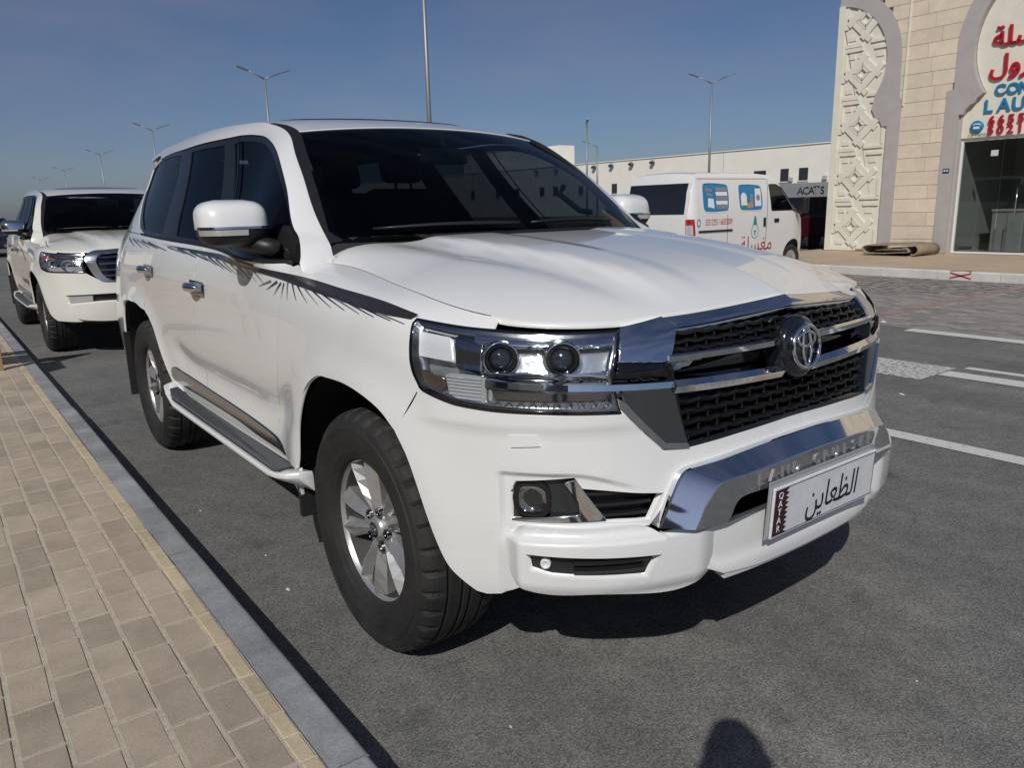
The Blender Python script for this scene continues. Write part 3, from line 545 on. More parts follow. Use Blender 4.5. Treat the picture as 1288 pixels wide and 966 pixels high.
        # ---- mirror
        mir_o = build_mirror(root, sd, M_CHROME if kind == 'old' else body)
        # ---- mud flaps, liners
        mb = MB(); mb.box(-.52, -.50, sd*.74, sd*.95, .30, .55, .006); mb.obj('mud_flap', M_MFLAP, root)
        mb = MB(); mb.box(-3.43, -3.405, sd*.70, sd*.955, .25, .66, .006); mb.obj('mud_flap', M_MFLAP, root)
        for wx, nm in ((0, 'f'), (-2.86, 'r')):
            mb = MB(); V = []; K = 26
            for k in range(K+1):
                t = math.radians(-6+(214 if wx == 0 else 196)*k/K); rr = .515 if wx == 0 else .53
                xx = wx+rr*math.cos(t); z3 = .43+rr*.97*math.sin(t); ym = min(.945, -float(S_body(xx if xx < 0 else xx*.97, min(max(z3, .32), 1.0))[0, 1])-.035)
                for y_ in (.55, ym-.05, ym): V.append((xx, sd*y_, z3))
            mb.add(V, [(k*3+j, k*3+j+1, k*3+4+j, k*3+3+j) for k in range(K) for j in range(2)], True); mb.obj('wheel_arch_liner', M_UNDER, root)
        # ---- wheels
        for wx in (0, -2.85):
            build_wheel(root, wx, sd)
    # ---- hood
    hs_ = np.linspace(-.375, 1.508, 70); hb = [(q[0], q[1]) for q in S_body(hs_, 1.2345-.014*smooth(.50, .62, hs_)*smooth(1.0, .88, hs_))]
    hb = [(x_, y_+ (0)) for x_, y_ in hb]
    back = [(x_, y_) for x_, y_ in ((-.418, -.802), (-.408, -.74), (-.322, -.60), (-.238, -.40), (-.187, -.2), (-.172, 0))]
    half = hb; bk = crom(back, False, .03)
    ol = [(x_*1.0-.004*(1 if x_ > .5 else 0), y_) for x_, y_ in half]
    full = ol+[(x_, -y_) for x_, y_ in ol[::-1]][1:]+[(x_, -y_) for x_, y_ in bk][:-1]+bk[::-1][0:]
    full = [p for i, p in enumerate(full) if i == 0 or (abs(p[0]-full[i-1][0])+abs(p[1]-full[i-1][1])) > 1e-4]
    put('hood', panel('hood', S_hood, inset(full, .0065), body, sp=.03, flange=.02), root)
    for sd in (-1, 1):      # black tubes added below the shut lines, standing in for gap shade
        mb = MB(); q = soff(np.linspace(-.38, .560, 50), np.full(50, 1.2335), np.full(50, -.005)); q[:, 1] *= -sd*1.0; mb.tube(q, .0055, 6); mb.obj('hood_gap_shade', M_RUBBER, root)
        for nm, pts_ in (('door_gap_shade', [(p[0]-.002, p[1]) for p in TR['door_f']]+[(-.66, .50)]), ('door_gap_shade', [(p[0]-.0045, p[1]) for p in TR['door_b']]+[(-1.659, .78), (-1.664, .60), (-1.664, .50)]), ('door_gap_shade', [(-2.5545, 1.233), (-2.5795, 1.10), (-2.6045, .99), (-2.598, .90)]), ('bumper_gap_shade', [(p[0]+.0025, p[1]-.002) for p in TR['seam']])):
            cc = np.array(crom(pts_, False, .03)); mb = MB(); q = soff(cc[:, 0], cc[:, 1], np.full(len(cc), -.0045)); q[:, 1] *= -sd*1.0; mb.tube(q, .0042, 6); mb.obj(nm, M_RUBBER, root)
    # cowl under the screen and seal
    mb = MB(); V = []; U = np.linspace(-1, 1, 25)
    a = S_screen(U, np.full(25, .035)); b = np.stack([np.interp(np.abs(U), [0, .25, .5, .75, 1], [-.165, -.185, -.24, -.32, -.408]), U*.79, 0*U], 1); b[:, 2] = S_hood(b[:, 0], b[:, 1])[:, 2]-.022
    V = np.concatenate([a, b]); mb.add(V, [(i, i+1, 26+i, 25+i) for i in range(24)], True); mb.obj('cowl', M_BLACK, root)
    # ---- windscreen
    ws = lin([(-1, .0), (1, .0), (1, 1), (-1, 1)], .05)
    put('windshield', panel('windshield', S_screen, ws, M_WSCREEN, sp=.09, flange=0), root)
    fr = lin([(-.975, .045), (.975, .045), (.972, .955), (-.972, .955)], .05)
    put('windshield_border', panel('windshield_border', S_screen, ws, M_GLOSS, holes=[crom([(-.985, .10), (-.95, .04), (-.5, .035), (.5, .035), (.95, .04), (.985, .10), (.975, .93), (.94, .968), (-.94, .968), (-.975, .93)])], sp=.06, off=-.002, flange=0), root)
    for s0, ln in ((-.15, -.55), (.55, -.50)):        # wipers
        mb = MB(); pts = [S_screen(s0+ln*t*1.25, .055+.075*t*0+.012*math.sin(3*t))[0]+np.array([.012, 0, .014]) for t in np.linspace(0, 1, 8)]
        mb.tube(pts, [.010, .010, .009, .009, .008, .007, .006, .005], 6); wp = mb.obj('wiper', M_BLACK, root)
    # ---- roof
    xs = np.linspace(-1.085, -3.61, 60); ye = np.interp(-xs, [1.085, 1.3, 1.6, 2.2, 3.0, 3.6, 4.0], [.632, .640, .643, .643, .633, .612, .58])
    uu = np.linspace(-1, 1, 31); fr_ = [(-.985-.088*abs(u_)**2.2, u_*.632) for u_ in uu]
    ro = [(x_, -y_) for x_, y_ in zip(xs[::-1], ye[::-1])][:-1]+fr_+[(x_, y_) for x_, y_ in zip(xs, ye)][1:]+[(-3.625, y_) for y_ in np.linspace(.5, -.5, 12)]
    put('roof', panel('roof', S_roof, ro, body, sp=.06, flange=.015), root)
    put('sunroof', panel('sunroof', S_roof, crom([(-1.35, -.38), (-1.35, .38), (-1.80, .38), (-1.80, -.38)], True, .03), M_GLOSS, sp=.08, off=.003, flange=.004), root)
    put('headliner', panel('headliner', S_roof, inset(ro, .03), M_INT, sp=.12, off=-.035, flange=0), root)
    # ---- rear end
    vs = np.linspace(.42, 1.233, 14); A = S_body(np.full(14, -3.985), vs); vs2 = np.linspace(1.2365, 1.81, 12); B = S_glass(-3.93+.31*(vs2-1.235)/.575, vs2); E_ = np.concatenate([A, B]); W_ = 17
    def rear(t, u): return E_[t]*np.array([1, u, 1])-np.array([(.10-.07*(t/len(E_)))*(1-u*u), 0, 0])
    V = [rear(t, u) for t in range(len(E_)) for u in np.linspace(1, -1, W_)]
    mb = MB(); mb.add(V, [(t*W_+i, t*W_+i+1, (t+1)*W_+i+1, (t+1)*W_+i) for t in range(len(E_)-1) for i in range(W_-1)], True); tg_ = mb.obj('tailgate', body, root)
    mb = MB(); V = [rear(t, u)+np.array([-.006, 0, 0]) for t in range(15, 25) for u in np.linspace(.86, -.86, W_)]
    mb.add(V, [(t*W_+i, t*W_+i+1, (t+1)*W_+i+1, (t+1)*W_+i) for t in range(9) for i in range(W_-1)], True); mb.obj('rear_window', M_GLASS, tg_)
    for sd in (-1, 1):
        mb = MB(); mb.box(-4.06, -3.985, sd*.54, sd*.70, .92, 1.16, .02); mb.obj('tail_light', M_RED, root)
    mb = MB(); mb.box(-4.14, -3.99, -.80, .80, .45, .72, .05); mb.obj('rear_bumper', body, root)
    # ---- underbody, engine bay block, floor
    mb = MB(); mb.box(-3.9, .60, -.56, .56, .27, .60, .03); mb.box(-2.30, -.58, -.90, .90, .36, .50); mb.box(-3.9, -3.44, -.82, .82, .40, .62); mb.box(-.45, .62, -.56, .56, .55, 1.05); mb.obj('underbody', M_UNDER, root)
    mb = MB(); mb.box(-3.9, -.50, -.86, .86, .56, .62)
    mb.obj('floor', M_INT, root)
    for wx in (0, -2.85):
        mb = MB(); mb.tube([(wx, -.78, .40), (wx, .78, .40)], .05, 10); mb.obj('axle', M_UNDER, root)
    # ---- interior
    mb = MB(); V = []
    for u_ in np.linspace(-.97, .97, 9):
        yb = u_*.78
        V += [(-.36-.10*abs(u_)**2, yb, 1.20), (-.52-.08*abs(u_)**2, yb, 1.265), (-.74, yb, 1.24), (-.80, yb, 1.16), (-.80, yb, .70)]
    mb.add(V, [(i*5+k, i*5+k+1, i*5+6+k, i*5+5+k) for i in range(8) for k in range(4)], True); mb.obj('dashboard', M_INT, root)
    mb = MB(); pts = [(-.93+.05*math.cos(t)*0-.09*math.sin(t)*.45, .38+.185*math.cos(t), 1.10+.185*math.sin(t)*.9) for t in np.linspace(0, 2*math.pi, 25)]
    mb.tube(pts, .015, 6); mb.tube([(-.93, .2, 1.10), (-.92, .56, 1.10)], .02, 6); mb.tube([(-.92, .38, 1.10), (-.75, .38, 1.0)], .03, 6); mb.obj('steering_wheel', M_INT, root)
    def seat(x_, y_, w_):
        mb = MB(); mb.box(x_-.05, x_+.48, y_-w_, y_+w_, .80, .97, .05)
        b_ = MB(); b_.box(-.07, .07, -w_, w_, 0, .62, .05); b_.xform(Matrix.Translation((x_-.06, y_, .92)) @ Matrix.Rotation(math.radians(-14), 4, 'Y')); mb.add(b_.V, b_.F)
        st = mb.obj('seat', M_SEAT, root)
        h_ = MB()
        for yy in ([0] if w_ < .4 else [-.45, 0, .45]):
            h_.box(-.05, .05, yy-.13, yy+.13, .66, .84, .04); h_.tube([(0, yy-.05, .6), (0, yy-.05, .7)], .008, 5); h_.tube([(0, yy+.05, .6), (0, yy+.05, .7)], .008, 5)
        h_.xform(Matrix.Translation((x_-.06, y_, .92)) @ Matrix.Rotation(math.radians(-14), 4, 'Y')); h_.obj('headrest', M_SEAT, st)
    seat(-1.75, .38, .26); seat(-1.75, -.38, .26); seat(-2.70, 0, .68)
    mb = MB(); mb.box(-.93, -.90, -.12, .12, 1.60, 1.67, .012); mb.tube([(-.90, 0, 1.64), (-.93, 0, 1.72)], .012, 6); mb.obj('rear_view_mirror', M_INT, root)
    for sd in (-1, 1):     # grab handle by the A pillar
        mb = MB(); mb.tube([(-.86, sd*.66, 1.50), (-.84, sd*.62, 1.46), (-.74, sd*.66, 1.38), (-.70, sd*.71, 1.37)], .014, 7); mb.obj('grab_handle', M_INT, root)
    return R
def build_mirror(root, sd, m):
    """door mirror: shell, black lower half, indicator, foot"""
    cx, cy, cz = -.775, 1.020, 1.372
    def shell(z0, z1, name, mm, par, k=1.0):
        V = []; nu, nv = 28, 12
        for j in range(nv+1):
            zz = z0+(z1-z0)*j/nv; t = (zz-cz)/.084
            for i in range(nu):
                a = 2*math.pi*i/nu; c_, s_ = math.cos(a), math.sin(a); e = .62
                wy = .122*math.copysign(abs(c_)**e, c_); wx = .085*math.copysign(abs(s_)**.8, s_)
                prof = max(0, 1-abs(t)**3.4)**.42
                lean = -.012*t
                yy = cy+wy*(.30+.70*prof)*k+(.012*t if c_ < 0 else 0)*0; xx = cx+(wx*prof+(.012 if s_ > 0 else 0)*prof)*k-.10*(yy-cy-.0)*.9+lean
                V.append((xx, sd*yy, zz+.035*(-(yy-cy))*0))
        F = [(j*nu+i, j*nu+(i+1) % nu, (j+1)*nu+(i+1) % nu, (j+1)*nu+i) for j in range(nv) for i in range(nu)]
        mb = MB(); mb.add(V, F, True); mb.F += [tuple(range(nu)), tuple(range(nv*nu, nv*nu+nu))]; mb.S += [False]*2
        return mb.obj(name, mm, par)
    o = shell(1.352, cz+.0835, 'mirror', m, root)
    shell(cz-.082, 1.352, 'mirror_underside', M_BLACK, o, .99)
    # indicator lens and chrome lip on the forward face
    def face(a0, a1, z0, z1, name, mm, out_):
        V = []
        for zz in (z0, z1):
            for k in range(9):
                a = math.radians(a0+(a1-a0)*k/8); c_, s_ = math.cos(a), math.sin(a); t = (zz-cz)/.084; prof = max(0, 1-abs(t)**3.4)**.42
                wy = .122*math.copysign(abs(c_)**.62, c_); wx = .085*math.copysign(abs(s_)**.8, s_); yy = cy+wy*(.3+.7*prof)
                V.append((cx+(wx+.012)*prof-.09*(yy-cy)-.012*t+out_, sd*(yy+(.002 if c_ > 0 else 0)), zz))
        mb = MB(); mb.add(V, [(k, k+1, 10+k, 9+k) for k in range(8)], True); return mb.obj(name, mm, o)
    face(2, 168, 1.3535, 1.361, 'mirror_trim', M_CHROME, .004)
    face(3, 95, 1.330, 1.350, 'mirror_indicator', M_TURN, .004)
    mb = MB(); mb.prism([(-.50, 1.238), (-.50, 1.30), (-.60, 1.36), (-.72, 1.28), (-.74, 1.245)], 'y', sd*.872, sd*.893); mb.add([(-.76, sd*.89, 1.258), (-.60, sd*.89, 1.258), (-.70, sd*1.0, 1.29), (-.80, sd*1.0, 1.29), (-.76, sd*.88, 1.30), (-.60, sd*.88, 1.30), (-.70, sd*1.0, 1.335), (-.80, sd*1.0, 1.335)], [(0, 1, 2, 3), (4, 7, 6, 5), (0, 4, 5, 1), (1, 5, 6, 2), (2, 6, 7, 3), (3, 7, 4, 0)])
    mb = MB(); mb.prism([(-.50, 1.238), (-.50, 1.30), (-.60, 1.36), (-.72, 1.28), (-.74, 1.245)], 'y', sd*.872, sd*.893); mb.tube([(-.655, sd*.88, 1.268), (-.70, sd*.93, 1.285), (-.775, sd*1.0, 1.315)], [.040, .036, .034], 10)
    mb.obj('mirror_foot', M_BLACK, o)
    return o
WHEEL_CACHE = {}
def wheel_meshes():
    if WHEEL_CACHE: return WHEEL_CACHE
    # profile: (radius, lateral), lateral 0 = tyre centre plane, + = outward
    prof = [(.232, .105), (.240, .118), (.262, .132), (.300, .1415), (.335, .143), (.338, .1445), (.346, .1445), (.349, .141), (.366, .137), (.381, .126), (.3905, .112),
            (.3945, .100), (.397, .072), (.390, .070), (.390, .060), (.398, .058), (.399, .022), (.391, .020), (.391, .010), (.399, .008), (.399, -.008), (.391, -.010), (.391, -.020), (.399, -.022), (.398, -.058), (.390, -.060), (.390, -.070), (.397, -.072), (.3945, -.100), (.385, -.122), (.335, -.143), (.262, -.132), (.232, -.105)]
    N = 180; V = []
    for j, (r, y) in enumerate(prof):
        for k in range(N):
            t = 2*math.pi*k/N; rr = r
            lug = (k % 5) == 0
            if lug and .095 < abs(y) < .128 and r > .37: rr = r-.011
            if ((k+2) % 5 == 0) and .03 < abs(y) < .057 and r > .395: rr = r-.006
            V.append((rr*math.cos(t), y, rr*math.sin(t)))
    F = [(j*N+k, j*N+(k+1) % N, (j+1)*N+(k+1) % N, (j+1)*N+k) for j in range(len(prof)-1) for k in range(N)]
    mb = MB(); mb.add(V, F, False)
    WHEEL_CACHE['tyre'] = mb.mesh('tyre', M_TYRE)
    # rim barrel
    mb = MB(); mb.lathe([(.236, .108), (.243, .116), (.243, .108), (.231, .100), (.226, .088)], 72)
    WHEEL_CACHE['rim'] = mb.mesh('rim', M_RIM); mb = MB(); mb.lathe([(.226, .088), (.219, .03), (.206, -.02), (.205, -.11)], 60); WHEEL_CACHE['barrel'] = mb.mesh('rim_barrel', M_DISC)  # barrel darker than the lip: shade between the spokes put into its colour
    # one twin spoke
    mb = MB()
    for sgn in (-1, 1):
        secs = [(.050, .020*sgn, .020, .020, .078), (.085, .0245*sgn, .0215, .024, .088), (.12, .033*sgn, .0245, .022, .096), (.165, .044*sgn, .031, .020, .101), (.205, .055*sgn, .037, .016, .103), (.234, .0635*sgn, .0415, .012, .101)]
        V = []
        for r, off_, hw, th, y in secs:
            # section: outer shoulder, ridge, inner shoulder, back
            V += [(r, y-.026*min(1, r/.12), off_-hw), (r, y, off_-hw*.25*sgn), (r, y-.026*min(1, r/.12), off_+hw), (r, y-th-.04, off_+hw*.9), (r, y-th-.04, off_-hw*.9)]
        n_ = 5; F = [(i*n_+k, i*n_+(k+1) % n_, (i+1)*n_+(k+1) % n_, (i+1)*n_+k) for i in range(len(secs)-1) for k in range(n_)]
        mb.add([(z_, y_, r_) for r_, y_, z_ in [(v[0], v[1], v[2]) for v in V]], F)
        mb.F += [tuple(range(len(mb.V)-len(V), len(mb.V)-len(V)+5)), tuple(range(len(mb.V)-5, len(mb.V)))]; mb.S += [False]*2
    # web that joins the pair near the hub
    mb.add([(-.03, .078, .05), (.03, .078, .05), (.036, .080, .098), (-.036, .080, .098), (-.03, .05, .05), (.03, .05, .05), (.035, .05, .098), (-.035, .05, .098)], [(0, 1, 2, 3), (4, 7, 6, 5), (0, 4, 5, 1), (1, 5, 6, 2), (2, 6, 7, 3), (3, 7, 4, 0)])
    WHEEL_CACHE['spoke'] = mb.mesh('spoke', M_RIM)
    mb = MB(); mb.lathe([(.0001, .075), (.05, .075), (.078, .072), (.084, .06), (.084, .02), (.0001, .02)], 40)
    WHEEL_CACHE['hub'] = mb.mesh('hub', M_RIM)
    mb = MB(); mb.lathe([(.0001, .098), (.020, .097), (.034, .094), (.042, .088), (.044, .07)], 36); WHEEL_CACHE['hub_cap'] = mb.mesh('hub_cap', M_RIM)
    mb = MB()
    mb.lathe([(.0001, .0985), (.026, .0975)], 32); WHEEL_CACHE['cap_badge'] = mb.mesh('cap_badge', M_GLOSS)
    mb = MB(); mb.tube([(math.cos(t)*.020, .0985, math.sin(t)*.014) for t in np.linspace(0, 2*math.pi, 25)], .0022, 5); mb.tube([(math.cos(t)*.011*.6, .0985, math.sin(t)*.014) for t in np.linspace(0, 2*math.pi, 17)], .0018, 5); mb.tube([(math.cos(t)*.015, .0985, .004+math.sin(t)*.006) for t in np.linspace(0, 2*math.pi, 17)], .0018, 5)
    WHEEL_CACHE['cap_emblem'] = mb.mesh('cap_emblem', M_CHROME)
    mb = MB(); mb.lathe([(.016, .088), (.016, .072), (.013, .060), (.0001, .060)], 12); mb.lathe([(.0001, .080), (.008, .079), (.0095, .074), (.0095, .06)], 6, smooth=False); WHEEL_CACHE['lug_nut'] = mb.mesh('lug_nut', M_DCHROME)
    mb = MB(); mb.lathe([(.06, .005), (.165, .005), (.165, -.02), (.06, -.02)], 40); WHEEL_CACHE['brake_disc'] = mb.mesh('brake_disc', M_DISC)
    mb = MB(); mb.lathe([(.0001, -.06), (.205, -.06), (.205, -.07)], 40); WHEEL_CACHE['backing'] = mb.mesh('wheel_back', M_UNDER)
    return WHEEL_CACHE
def build_wheel(root, wx, sd):
    W_ = wheel_meshes(); rz = 0 if sd > 0 else math.pi
    o = put('wheel', W_['rim'], root, (wx, sd*.815, .399), (0, 0, rz))
    put('tyre', W_['tyre'], o)
    for k in range(5):
        sp_ = put('spoke', W_['spoke'], o, rot=(0, math.radians(72*k+20), 0))
        a = math.radians(72*k+20+36); put('lug_nut', W_['lug_nut'], o, loc=(.062*math.sin(a), 0, .062*math.cos(a)))
    put('rim_barrel', W_['barrel'], o)
    for k in ('hub', 'hub_cap', 'cap_badge', 'cap_emblem', 'brake_disc', 'backing'): put(k if k != 'backing' else 'wheel_back', W_[k], o)
    return o
# ---------------------------------------------------------------- faces of the two SUVs
def ring_pts(cx, cy, rx, ry, n=32): return [(cx+rx*math.cos(t), cy+ry*math.sin(t)) for t in np.linspace(0, 2*math.pi, n, endpoint=False)]
def axis_mat(p, d, mir=False):
    d = Vector(d).normalized(); z_ = Vector((0, 0, 1)); y_ = z_.cross(d).normalized(); z2 = d.cross(y_)
    return rot_from(d, y_, z2, p)
def flipy(mb, mir):
    if mir: mb.V = [(a, -b, c) for a, b, c in mb.V]
    return mb
M_FOGR = mat('fog_reflector', (.50, .52, .54), .12, 1, bump=.5, bscale=60, bdist=.006); M_RAMB = mat('red_amber', (.30, .09, .06), .2, coat=.6)
def headlight(root, mir, kind):
    back = inset(LAMP, .004); sd = 1 if mir else -1
    h = put('headlight', panel('headlight', S_body, back, M_REFL if kind == 'new' else M_FOGR, sp=.03, off=-.062, flange=0, mir=mir), root)
    put('lamp_gasket', panel('lamp_gasket', S_body, LAMP, M_GLOSS, holes=[inset(LAMP, .005)], sp=.03, off=-.001, flange=.010, mir=mir), h)
    put('lamp_wall', panel('lamp_wall', S_body, inset(LAMP, .0052), M_SATIN, holes=[inset(LAMP, .0072)], sp=.03, off=-.006, flange=.056, mir=mir), h)
    put('lamp_lens', panel('lamp_lens', S_body, inset(LAMP, .0035), M_LENS, sp=.04, off=-.0005, flange=0, mir=mir), h)
    def tp(n, m, off, name, fl=.012, sp=.02, sharp=True, pts=None):
        P = pts or TR[n]; return put(name, panel(name, S_body, lin(P, .01) if sharp else crom(P), m, sp=sp, off=off, flange=fl, mir=mir), h)
    if kind == 'new':
        tp('refl', M_REFW, -.030, 'side_reflector', .02)
        tp('amber', M_AMBER, -.028, 'side_marker', .02)
        t_ = TR['turn']; tu = tp('turn', M_TURN, -.036, 'turn_signal', .02)
        for k in range(7):
            f0 = (k+.5)/7.2; a_ = [t_[0][0]+(t_[3][0]-t_[0][0])*f0, t_[1][0]+(t_[2][0]-t_[1][0])*f0]; z_ = S_body(a_[0], t_[0][1]+(t_[3][1]-t_[0][1])*f0)[0, 2]
            put('turn_rib', sweep_body('turn_rib', [(q, z_) for q in np.linspace(a_[0]+.004, a_[1]-.004, 4)], [(.0035, -.036), (0, -.030), (-.0035, -.036)], M_TURN, mir), h)
        tp('chbar', M_DCHROME, -.022, 'chrome_bar', .03)
        tp('led', M_LED, -.030, 'led_strip', .02)
        c = TR['led']; P_, N_ = s_n(S_body, [.72], [.905])
        for k in range(10):
            t = (k+.6)/10.4; s_ = c[0][0]+(c[1][0]-c[0][0]+.02)*t; v_ = (c[0][1]+c[3][1])/2; p = soff(s_, v_, -.024)[0]; b_ = MB(); b_.lathe([(.011, .004), (.006, -.006), (.0001, -.006)], 10, 'x'); b_.xform(axis_mat(p, N_[0])); flipy(b_, mir).obj('led_reflector', M_CHROME, h)
        L_ = TR['lamp']; tp(None, M_CHROME, -.020, 'upper_trim', .02, pts=[(L_[2][0]-.05, L_[2][1]-.010), (L_[3][0]-.012, L_[3][1]-.008), (L_[3][0]-.014, L_[3][1]-.030), (L_[2][0]-.05, L_[2][1]-.034)])
        tp('bezel', M_DCHROME, -.034, 'inner_bezel', .02)
        tp('low_trim', M_CHROME, -.02, 'lower_trim', .03)
        spots = [TR['proj1'][0], TR['proj2'][0]]; d = (.83, -.55, -.02)
        for s_, v_ in spots:
            p = soff(s_, v_, -.050)[0]
            b_ = MB(); b_.lathe([(.050, -.012), (.047, .018), (.043, .026), (.041, .018), (.040, .0)], 36, 'x'); b_.xform(axis_mat(p, d)); pr = flipy(b_, mir).obj('projector_bezel', M_CHROME, h)
            b_ = MB(); b_.lathe([(.0405, .012), (.034, .020), (.031, .010), (.030, -.01), (.0001, -.01)], 32, 'x'); b_.xform(axis_mat(p, d)); flipy(b_, mir).obj('projector_ring', M_GLOSS, h)
            b_ = MB(); b_.lathe([(.0001, .026), (.010, .025), (.020, .020), (.027, .011), (.030, 0)], 32, 'x'); b_.xform(axis_mat(p, d)); flipy(b_, mir).obj('projector_lens', M_PROJ, h)
    else:
        for s_, v_, r_ in ((.50, 1.05, .062), (.74, 1.05, .066)):
            p = soff(s_, v_, -.05)[0]; b_ = MB(); b_.lathe([(r_, .02), (r_*.8, .0), (r_*.4, -.015), (.0001, -.012)], 30, 'x'); b_.xform(axis_mat(p, (.9, -.43, 0))); flipy(b_, mir).obj('projector_bezel', M_CHROME, h)
        tp(None, M_RAMB, -.02, 'turn_signal', .02, pts=[(.36, 1.15), (.45, 1.16), (.45, 1.02), (.362, 1.03)])
        tp(None, M_TURN, -.03, 'lower_trim', .02, pts=[(.45, .95), (.87, .95), (.88, .91), (.47, .915)])
    return h
def emblem(root, p, R, name='emblem', tilt=0, nrm=(1, 0, 0)):
    """three ellipses inside one another, cast in chrome on a dark disc"""
    mb = MB(); mb.lathe([(.0001, .006), (R*.9, .004), (R*1.0, .0), (R, -.02)], 40, 'x'); M_ = axis_mat(p, nrm); mb.xform(M_); e = mb.obj(name, M_EMB, root)
    mb = MB()
    def ell(cy, cz, ry, rz, r): mb.tube([(.008, cy+ry*math.cos(t), cz+rz*math.sin(t)) for t in np.linspace(0, 2*math.pi, 41)], r, 8)
    ell(0, 0, R*.93, R*.93*.94, R*.085); ell(0, R*.02, R*.28, R*.80, R*.075); ell(0, R*.32, R*.60, R*.30, R*.075)
    mb.xform(M_); mb.obj('emblem_mark', M_CHROME, e); return e
M_FOGR = mat('fog_reflector', (.50, .52, .54), .12, 1, bump=.5, bscale=60, bdist=.006); M_FOGB = mat('fog_bezel', (.035, .037, .04), .22, .3, coat=.4); M_LETTER = mat('letter_chrome', (.30, .305, .31), .35, .5); M_GRILLE = mat('grille_black', (.012, .012, .013), .28, coat=.5); M_PLATE2 = mat('plate_frame', (.55, .56, .57), .3, .6)
def suv_front_new(root, body):
    T = TR; L = T['lamp']; AR = ARF[9:]; G = T['grille']; wd = T['wing_dn']; we = T['wing_edge']
    gb = [(1.0665, .785), (1.239, .793), (1.453, .7975), (1.508, .798)]
    half = gb[::-1]+[(we[5][0], we[5][1]-.004), (we[6][0]+.002, we[6][1]-.004), (L[5][0]+.002, L[5][1]-.004)]+[(p[0], p[1]-.004) for p in L[6:11]]+[(p[0]+.005, p[1]-.004) for p in T['seam'][:2]]+crom(AR, False)+[(.56, .392), (.62, .405), (.68, .44), (.68, .600), (.80, .604), (.955, .600), (1.00, .655), (1.06, .69), (1.508, .705)]
    half = [tuple(p[:2]) for p in half]; full = half+MS(half)[1:-1]
    f_, it_ = T['fog'], T['intake']
    fog_h = lin([(f_[0][0], .6115), f_[1], f_[2], f_[3], it_[0], it_[1], (it_[2][0], .6115)], .012)
    def dent(s_, v_):      # pocket pressed in round the fog lamps, and a soft crease under the headlights
        ss = np.where(s_ > 1.50796, 3.01593-s_, s_); vt = .746-.052*smooth(.76, 1.0, ss)
        return -.016*smooth(.594, .616, ss)*smooth(vt+.006, vt-.014, v_)*smooth(.95, .84, ss)+.006*smooth(.845, .870, v_)*smooth(.34, .45, ss)*smooth(1.0, .86, ss)
    ex = [(s_, .746-.052*float(smooth(.76, 1.0, s_))+d_) for s_ in np.arange(.600, .95, .008) for d_ in (.006, -.001, -.007, -.014)]+[(s_, v_) for v_ in np.arange(.600, .735, .008) for s_ in (.594, .602, .609, .616)]
    b = put('front_bumper', panel('front_bumper', S_body, lin(full, .012), body, holes=[fog_h, MS(fog_h)], sp=.016, flange=.03, prof=dent, extra=ex+MS(ex)), root)
    put('bumper_core', panel('bumper_core', S_body, lin([(.64, .45), (2.376, .45), (2.376, .78), (.64, .78)], .04), M_BLACK, sp=.06, off=-.055, flange=0), root)
    SS = lambda a, b_, n: np.linspace(a, b_, n)
    for mir in (False, True):
        headlight(root, mir, 'new')
        # fog lamp
        f = put('fog_lamp', panel('fog_lamp', S_body, inset(lin([(f_[0][0], .6115), f_[1], f_[2], f_[3], f_[4]], .012), .0015), M_FOGB, sp=.03, off=-.042, flange=.03, mir=mir), b)
        s_, v_ = T['fog_bulb'][0]; s_ += .008; v_ -= .007; sq = lambda h_: crom([(s_+h_*a_, v_+h_*b_) for a_, b_ in ((-1, -.55), (-1, .55), (-.55, 1), (.62, 1), (1, .62), (1, -.62), (.62, -1), (-.55, -1))], True, .004)
        put('fog_reflector', panel('fog_reflector', S_body, sq(.036), M_FOGR, sp=.01, off=-.034, flange=0, mir=mir, prof=lambda a_, b_: -.012*np.clip(1-((a_-s_)**2+(b_-v_)**2)/.0013, 0, 1)), f)
        put('fog_ring', panel('fog_ring', S_body, sq(.043), M_GLOSS, holes=[sq(.0345)], sp=.02, off=-.024, flange=.02, mir=mir), f)
        put('fog_lens', panel('fog_lens', S_body, sq(.0355), M_LENS, sp=.02, off=-.0265, flange=0, mir=mir), f)
        put('fog_trim', panel('fog_trim', S_body, lin(T['fog_trim'], .01), M_CHROME, sp=.02, off=-.017, flange=.012, mir=mir), f)
        it = put('intake', panel('intake', S_body, lin([(it_[0][0]-.005, it_[0][1]), (it_[1][0]-.002, it_[1][1]), (it_[2][0]-.002, .612), (it_[3][0], .612)], .015), M_BLACK, sp=.03, off=-.056, flange=0, mir=mir), b)
        for z_ in (.688, .658, .630): put('intake_slat', sweep_body('intake_slat', [(s_, z_) for s_ in SS(.80+(.70-z_)*.6, .988-(.70-z_)*.38, 6)], [(.004, -.024), (-.004, -.024), (-.005, -.055), (.003, -.055)], M_BLACK, mir), it)
        put('washer_cover', panel('washer_cover', S_body, crom([tuple(q)+(1,) for q in lin(T['washer'], .02)], True, .006), body, sp=.012, off=.0045, flange=.006, mir=mir), b)
        # lower skirt corner
        so = [(s_, min(v_, .604)) for s_, v_ in T['skirt']]; vo = lin(T['vent'], .012)
        pr = lambda s_, v_: .050-.040*smooth(.583, .602, v_)-.028*smooth(1.06, 1.15, s_)-.036*smooth(.665, .618, s_)-.012*smooth(.47, .43, v_)
        sk = put('bumper_skirt', panel('bumper_skirt', S_body, crom([tuple(p)+((1,) if i in (4, 5, 6) else ()) for i, p in enumerate(so)], True, .010), body, holes=[vo], sp=.014, flange=.05, prof=pr, mir=mir), root)
        put('skirt_vent', panel('skirt_vent', S_body, inset(vo, -.004), M_BLACK, sp=.03, off=.018, flange=0, mir=mir), sk)
